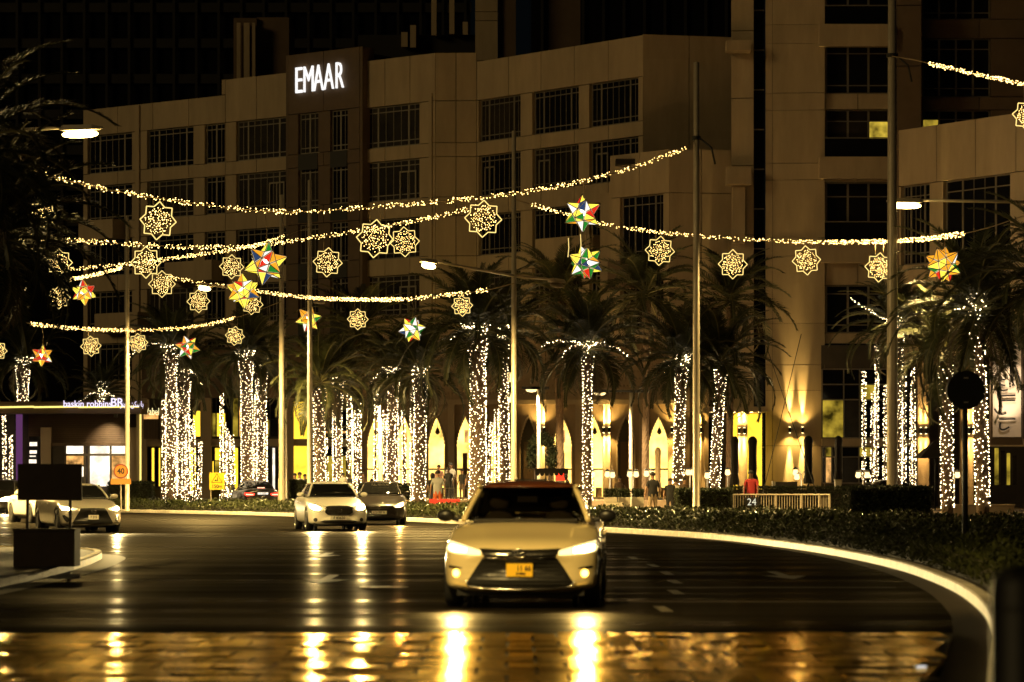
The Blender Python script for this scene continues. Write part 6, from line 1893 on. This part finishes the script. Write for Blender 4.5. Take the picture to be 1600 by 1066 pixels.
def plate(t, bvh, x, z, w_, h_, m, s, size, rear=False, sub=None, sx=.8, dx=0, off=.035):
    y = surf_y(bvh, x, z, rear)-off*(1 if not rear else -1)
    sg = 1 if not rear else -1
    p = MB().box(x-w_/2, x+w_/2, y-.006, y+.03, z-h_/2, z+h_/2).build('number_plate', m, t, False, True)
    rz = 0 if not rear else math.pi
    put_text('lettering', s, size, M['ink'], (x+dx, y-.010*sg+(.024 if rear else 0), z+(h_*.12 if sub else 0)), p, rz, .002, sx, local=True, bold=.002)
    if sub: put_text('lettering', sub, size*.5, M['ink'], (x+dx*.3, y-.010*sg, z-h_*.28), p, rz, .002, sx, local=True, bold=.002)
def ell(cx, cz, a, b, y, n=24): return [(cx+a*math.cos(2*math.pi*k/n), y, cz+b*math.sin(2*math.pi*k/n)) for k in range(n)]
def head_spot(t, x, y, z, energy, col, aim=(0,-1,-.06), size=70):
    l = bpy.data.lights.new('headlight_beam', 'SPOT'); l.energy = energy; l.spot_size = R(size); l.spot_blend = .9; l.color = col; l.shadow_soft_size = .06
    o = bpy.data.objects.new('headlight_beam', l); COL.objects.link(o); o.parent = t; o.location = (x, y, z)
    o.rotation_euler = Vector(aim).to_track_quat('-Z', 'Y').to_euler()

# --- the taxi
def front_taxi(t, bvh, D, f0, r0):
    up = [(-.47,.700),(-.25,.690),(0,.687),(.25,.690),(.47,.700),(.44,.655),(.41,.605),(.2,.598),(0,.596),(-.2,.598),(-.41,.605),(-.44,.655)]
    g = decal('upper_grille', bvh, up, M['grille'], t, .012)
    for zz in (.645,.620):
        decal('grille_bar', bvh, [(-.40,zz),(-.13,zz-.012),(-.13,zz-.026),(-.40,zz-.012)], M['chrome'] if zz > .63 else M['grille'], g, .022, cuts=2, thick=.01)
        decal('grille_bar', bvh, [(.13,zz-.012),(.40,zz),(.40,zz-.012),(.13,zz-.026)], M['chrome'] if zz > .63 else M['grille'], g, .022, cuts=2, thick=.01)
    lo = [(-.43,.590),(0,.583),(.43,.590),(.53,.44),(.615,.305),(.60,.268),(.40,.245),(0,.236),(-.40,.245),(-.60,.268),(-.615,.305),(-.53,.44)]
    g2 = decal('lower_grille', bvh, lo, M['grille'], t, .012)
    pts = [(x, surf_y(bvh, x, z)-.022, z) for x, z in lo]
    MB().tube([(x, surf_y(bvh, x, max(z,.225))-.036, z) for x, z in [(-.62,.33),(-.61,.285),(-.58,.258),(-.4,.237),(-.2,.230),(0,.228),(.2,.230),(.4,.237),(.58,.258),(.61,.285),(.62,.33)]], .010, 6).build('chrome_trim', M['chrome'], g2, True, True)
    MB().tube([(x, surf_y(bvh, x, .585)-.034, .588) for x in (-.42,-.3,-.15)], .012, 6).build('chrome_trim', M['chrome'], g2, True, True)
    MB().tube([(x, surf_y(bvh, x, .585)-.016, .588) for x in (.15,.3,.42)], .008, 6).build('chrome_trim', M['grille'], g2, True, True)
    for k in range(7):
        z = .285+k*.042; xw = .60-(z-.285)*.62
        decal('grille_bar', bvh, [(-xw,z),(xw,z),(xw,z+.014),(-xw,z+.014)], M['rubber'], g2, .020, cuts=4, thick=.01)
    # emblem of crossing ovals
    y = surf_y(bvh, 0, .645)-.035
    em = MB(); em.ring(ell(0,.645,.072,.048,y), .007, 6); em.ring(ell(0,.645,.024,.045,y-.004), .006, 6); em.ring(ell(0,.668,.048,.022,y-.004), .006, 6)
    em.build('emblem', M['chrome'], g, True, True)
    for s in (1, -1):
        hl = [(.45,.672),(.52,.692),(.70,.745),(.86,.782),(.895,.772),(.893,.70),(.86,.655),(.72,.632),(.55,.622),(.45,.620)]
        hs = hl if s > 0 else mirx(hl)
        h = decal('headlight', bvh, hs, M['head_dim'], t, .008)
        core = [(.62,.700),(.80,.738),(.845,.735),(.845,.680),(.78,.655),(.62,.648)]
        decal('bulb_reflector', bvh, core if s > 0 else mirx(core), M['head_warm'] if s > 0 else M['head_warm_dim'], h, .016, thick=.006)
        fg = [(.745+.042*math.cos(a), .41+.045*math.sin(a)) for a in [k*math.pi/6 for k in range(12)]]
        fh = decal('fog_lamp', bvh, fg if s > 0 else mirx(fg), M['fog'], t, .010, cuts=2)
        fb = [(.66,.47),(.72,.485),(.83,.50),(.84,.47),(.76,.462)]
        decal('fog_trim', bvh, fb if s > 0 else mirx(fb), M['grille'], fh, .006, cuts=3)
        sk = [(.62,.262),(.80,.30),(.84,.28),(.74,.236),(.60,.225)]
        decal('bumper_lip', bvh, sk if s > 0 else mirx(sk), D['paint'], t, .028, thick=.03)
        head_spot(t, s*.76, surf_y(bvh, s*.76, .70)-.12, .70, 900, (1,.68,.2), (0,-1,-.10))
        head_spot(t, s*.745, surf_y(bvh, s*.745, .41)-.12, .41, 60, (1,.60,.18), size=110)
    plate(t, bvh, 0, .452, .30, .148, M['plate_yellow'], '11 66', .085, sub='DUBAI', sx=.85, dx=.05, off=.05)
M['taxiglass'] = bpy.data.materials.new('tinted taxi glass'); M['taxiglass'].use_nodes = True
_t = M['taxiglass'].node_tree; _t.nodes.remove(_t.nodes['Principled BSDF'])
_a = _t.nodes.new('ShaderNodeBsdfTransparent'); _a.inputs[0].default_value = (.5,.47,.4,1)
_b = _t.nodes.new('ShaderNodeBsdfGlossy'); _b.inputs['Roughness'].default_value = .05
_c = _t.nodes.new('ShaderNodeFresnel'); _c.inputs[0].default_value = 1.45
_m = _t.nodes.new('ShaderNodeMixShader'); _t.links.new(_c.outputs[0], _m.inputs[0]); _t.links.new(_a.outputs[0], _m.inputs[1]); _t.links.new(_b.outputs[0], _m.inputs[2])
_t.links.new(_m.outputs[0], _t.nodes['Material Output'].inputs[0])
TAXI = dict(L=4.85, W=1.84, H=1.475, nose=.70, hood=.90, cowl=1.0, trunk=1.06, paint=paint('taxi cream paint', (.82,.68,.36), .24, 1.0), roof_paint=paint('taxi red roof paint', (.15,.045,.018), .28, .8), mirror=M['grille'], spokes=5, cat='taxi', glass=M['taxiglass'])
taxi, _ = make_car('cream taxi with a red roof and glowing headlights driving towards the camera', None, (wx(811.5,33)+.125,33+2.42,0.0), R(-3.0), TAXI, front_taxi)
t_ = taxi
MB().box(-.20,.20,.42,.56,1.478,1.50).build('roof_sign_base', M['grille'], t_, False, True)
for s in (-1, 1):
    for yy, nm in ((-.05,'front_seat'),(1.0,'rear_seat')):
        q = MB(); q.box(-.24,.24,-.07,.07,.78,1.12)
        sm = subd(q.mesh(nm, M['fabric_dark']), 2); link(nm, sm, t_, (s*.37, yy, .02))
        q = MB(); q.box(-.14,.14,-.05,.05,1.11,1.30)
        link('head_rest', subd(q.mesh('head_rest', M['fabric_dark']), 2), t_, (s*.37, yy+.05, 0))
MB().box(-.62,.62,-.95,-.60,.93,1.015).build('dashboard', M['grille'], t_, False, True)
MB().box(-.12,.12,-.42,-.39,1.22,1.29).build('rear_view_mirror', M['grille'], t_, False, True)

# --- white sedan
def front_sedan(t, bvh, D, f0, r0):
    g = decal('grille', bvh, [(-.42,.71),(-.30,.745),(0,.755),(.30,.745),(.42,.71),(.40,.56),(.33,.505),(0,.495),(-.33,.505),(-.40,.56)], M['grille'], t, .012)
    for k in range(5):
        z = .535+k*.042; decal('grille_bar', bvh, [(-.38,z),(.38,z),(.38,z+.014),(-.38,z+.014)], M['alloy'], g, .024, cuts=3, thick=.01)
    ol = [(-.43,.71),(-.30,.752),(0,.763),(.30,.752),(.43,.71),(.41,.56),(.33,.498),(0,.488),(-.33,.498),(-.41,.56)]
    MB().ring([(x, surf_y(bvh,x,z)-.022, z) for x, z in ol], .012, 5).build('grille_surround', M['chrome'], g, True, True)
    y = surf_y(bvh, 0, .62)-.045
    em = MB(); em.ring(ell(0,.625,.075,.045,y), .008, 6); em.tube([(-.012,y,.585),(-.02,y,.64)], .008, 5); em.tube([(.012,y,.585),(.02,y,.64)], .008, 5)
    em.build('emblem', M['chrome'], g, True, True)
    for s in (1, -1):
        hl = [(.48,.70),(.60,.765),(.76,.845),(.86,.875),(.89,.82),(.86,.72),(.78,.64),(.62,.61),(.50,.63)]
        h = decal('headlight', bvh, hl if s > 0 else mirx(hl), M['head_dim'], t, .008)
        core = [(.56,.70),(.70,.775),(.82,.80),(.83,.72),(.76,.655),(.60,.635)]
        decal('bulb_reflector', bvh, core if s > 0 else mirx(core), M['head_white'], h, .016, thick=.006)
        fg = [(.70+.06*math.cos(a), .34+.06*math.sin(a)) for a in [k*math.pi/6 for k in range(12)]]
        decal('fog_lamp', bvh, fg if s > 0 else mirx(fg), M['grille'], t, .010, cuts=2)
        head_spot(t, s*.72, surf_y(bvh, s*.72, .70)-.12, .70, 6000, (1,.74,.30), (0,-1,-.07))
    decal('air_intake', bvh, [(-.58,.275),(-.45,.325),(0,.335),(.45,.325),(.58,.275),(.40,.235),(0,.225),(-.40,.235)], M['grille'], t, .012)
    plate(t, bvh, 0, .395, .54, .12, M['plate_white'], 'F 83630', .115, sx=.95, off=.05)
MWHITE = paint('white car paint', (.80,.76,.66), .3, .9)
make_car('white sedan with blazing headlights turning on the road in the middle left', None, (wx(529,87)-.42,87+2.35,0), R(10.5), dict(L=4.95, W=1.85, H=1.50, nose=.74, hood=.96, cowl=1.04, trunk=1.08, paint=MWHITE, spokes=10, wheel=.35, chrome_handles=True), front_sedan)

# --- dark hatchback
def front_hatch(t, bvh, D, f0, r0):
    g = decal('grille', bvh, [(-.42,.66),(0,.675),(.42,.66),(.36,.53),(0,.52),(-.36,.53)], M['grille'], t, .012)
    for z in (.57,.62): decal('grille_bar', bvh, [(-.38,z),(.38,z),(.38,z+.012),(-.38,z+.012)], M['alloy'], g, .02, cuts=3, thick=.01)
    MB().tube([(x, surf_y(bvh,x,.765)-.012, .768) for x in (-.12,.0,.10,.18)], .010, 5).build('hood_badge', M['chrome'], t, True, True)
    y = surf_y(bvh, 0, .60)-.04
    MB().ring(ell(0,.60,.05,.04,y), .008, 6).build('emblem', M['chrome'], g, True, True)
    for s in (1, -1):
        hl = [(.48,.66),(.62,.74),(.80,.82),(.86,.80),(.86,.70),(.76,.62),(.55,.60)]
        h = decal('headlight', bvh, hl if s > 0 else mirx(hl), M['head_dim'], t, .008)
        core = [(.58,.66),(.70,.74),(.82,.76),(.82,.69),(.72,.635),(.60,.63)]
        decal('bulb_reflector', bvh, core if s > 0 else mirx(core), M['orange_head'], h, .016, thick=.006)
        head_spot(t, s*.70, surf_y(bvh, s*.70, .68)-.12, .68, 1500, (1,.56,.16), (0,-1,-.07))
    decal('air_intake', bvh, [(-.50,.30),(0,.32),(.50,.30),(.42,.23),(0,.22),(-.42,.23)], M['grille'], t, .012)
    plate(t, bvh, 0, .44, .52, .115, M['plate_white'], 'L 2 1707 N', .10, sx=.85, off=.05)
    gy = f0+2.02
    put_text('lettering', 'FULL RENTCAR', .10, M['plate_white'], (0, gy-.16, D['H']-.125), t, 0, .002, .9, local=True)
MDARK = paint('dark car paint', (.012,.009,.008), .3, .6)
make_car('dark hatchback with an orange headlight and white windscreen lettering beside the white sedan', None, (wx(590,99),99+2.1,0), R(1.5), dict(L=4.3, W=1.80, H=1.52, nose=.72, hood=.96, cowl=1.04, trunk=1.10, paint=MDARK, spokes=6, roof1=.95), front_hatch)

# --- silver sedan on the left with a wide dark grille
def front_spindle(t, bvh, D, f0, r0):
    g = decal('grille', bvh, [(-.36,.715),(0,.725),(.36,.715),(.27,.60),(.33,.52),(.60,.29),(.56,.262),(0,.250),(-.56,.262),(-.60,.29),(-.33,.52),(-.27,.60)], M['grille'], t, .012)
    for k in range(8):
        z = .285+k*.05; xw = (.57-(z-.285)*1.05) if z < .52 else .30
        decal('grille_bar', bvh, [(-xw,z),(xw,z),(xw,z+.010),(-xw,z+.010)], M['rubber'], g, .02, cuts=3, thick=.01)
    y = surf_y(bvh, 0, .62)-.045
    em = MB(); em.ring(ell(0,.625,.075,.055,y), .009, 6); em.tube([(-.03,y,.665),(-.045,y,.61),(.04,y,.60)], .009, 5); em.build('emblem', M['chrome'], g, True, True)
    for s in (1, -1):
        hl = [(.44,.70),(.62,.755),(.84,.80),(.89,.77),(.86,.68),(.70,.64),(.52,.655)]
        h = decal('headlight', bvh, hl if s > 0 else mirx(hl), M['head_dim'], t, .008)
        core = [(.60,.69),(.74,.745),(.86,.755),(.84,.685),(.70,.655)]
        decal('bulb_reflector', bvh, core if s > 0 else mirx(core), M['head_white'], h, .016, thick=.006)
        sc = [(.66,.36),(.72,.45),(.80,.52),(.86,.50),(.80,.36),(.74,.30)]
        decal('side_intake', bvh, sc if s > 0 else mirx(sc), M['grille'], t, .010)
        head_spot(t, s*.72, surf_y(bvh, s*.72, .70)-.12, .70, 12000, (1,.78,.36), (.16,-1,-.08), 50)
    plate(t, bvh, 0, .455, .30, .13, M['plate_white'], '7 215', .10, sx=.85, off=.05)
    MB().tube([(x, surf_y(bvh, x, .24)-.01, .232) for x in (-.75,-.4,0,.4,.75)], .012, 5).build('bumper_lip', M['chrome'], t, True, True)
MSILV = paint('silver car paint', (.45,.41,.34), .28, .9, .3)
make_car('silver sedan with a dark hourglass grille behind the sign board on the left', None, (wx(147,84)-.85,84+2.3,0), R(20), dict(L=4.98, W=1.865, H=1.445, nose=.72, hood=.93, cowl=1.0, trunk=1.06, paint=MSILV, spokes=9, wheel=.35), front_spindle)

# --- dark car at the left edge
def front_plain(t, bvh, D, f0, r0):
    g = decal('grille', bvh, [(-.42,.68),(.42,.68),(.36,.52),(-.36,.52)], M['grille'], t, .012)
    for z in (.56,.62): decal('grille_bar', bvh, [(-.37,z),(.37,z),(.37,z+.02),(-.37,z+.02)], M['chrome'], g, .02, cuts=3, thick=.01)
    for s in (1, -1):
        hl = [(.48,.68),(.62,.74),(.84,.80),(.86,.70),(.70,.63),(.52,.63)]
        h = decal('headlight', bvh, hl if s > 0 else mirx(hl), M['head_white'] if D.get('on') else M['head_dim'] if D.get('dim') else M['frame'], t, .010)
        if D.get('on'): head_spot(t, s*.70, surf_y(bvh, s*.70, .70)-.12, .70, 1500, (1,.84,.55))
    decal('air_intake', bvh, [(-.55,.34),(.55,.34),(.46,.24),(-.46,.24)], M['grille'], t, .012)
    plate(t, bvh, 0, .43, .50, .115, M['plate_white'], 'D 48120', .10, sx=.9, off=.05)
make_car('dark car cut by the left edge with one bright headlight in view', None, (wx(-8,136),136+2.1,0), R(-6), dict(L=4.6, W=1.82, H=1.62, nose=.74, hood=1.0, cowl=1.10, trunk=1.15, paint=MDARK, spokes=6, on=True, roof1=.95), front_plain)
# --- white car half hidden behind the sign board
make_car('white car mostly hidden behind the sign board and the silver sedan', None, (wx(52,104),104+2.3,0), R(24), dict(L=4.7, W=1.82, H=1.46, paint=MWHITE, spokes=8), front_plain)
# --- dark car driving away, red tail lights
def front_rear(t, bvh, D, f0, r0):
    for s in (1, -1):
        tl = [(.42,.80),(.60,.83),(.86,.84),(.88,.74),(.80,.68),(.52,.70),(.42,.74)]
        h = decal('tail_light', bvh, tl if s > 0 else mirx(tl), M['tail'], t, .012, rear=True)
        cl = [(.48,.755),(.82,.775),(.82,.735),(.48,.725)]
        decal('light_bar', bvh, cl if s > 0 else mirx(cl), M['tail_core'], h, .020, rear=True, thick=.006)
    MB().box(-.18,.18, r0-.60, r0-.56, D['trunk']+.015, D['trunk']+.05).build('brake_light', M['tail_core'], t, False, True)
    z = .80; y = surf_y(bvh, 0, .78, True)
    MB().box(-.27,.27, y, y+.03, .75, .86).build('number_plate', M['lit_white'], t, False, True)
    put_text('lettering', 'K 61409', .095, M['ink'], (0, y+.036, .805), t, math.pi, .002, .9, local=True)
    decal('rear_bumper', bvh, [(-.7,.42),(.7,.42),(.6,.30),(-.6,.30)], M['grille'], t, .012, rear=True)
    MB().box(-.10,.10, r0-.2, r0-.02, .62, .68).build('trunk_badge', M['chrome'], t, False, True)
make_car('dark sedan with red tail lights driving away behind the ground cover', None, (wx(413,150)-.35,148,.12), R(180+16+180+180) , dict(L=4.8, W=1.84, H=1.46, paint=MDARK, spokes=7, trunk=1.06), front_rear)
# --- parked dark car seen from the side behind the hedge block
make_car('dark parked car seen from the side behind the big hedge block', None, (wx(1378,139),139,.12), R(-84), dict(L=4.6, W=1.82, H=1.50, paint=MDARK, spokes=8, parked=True), front_plain)
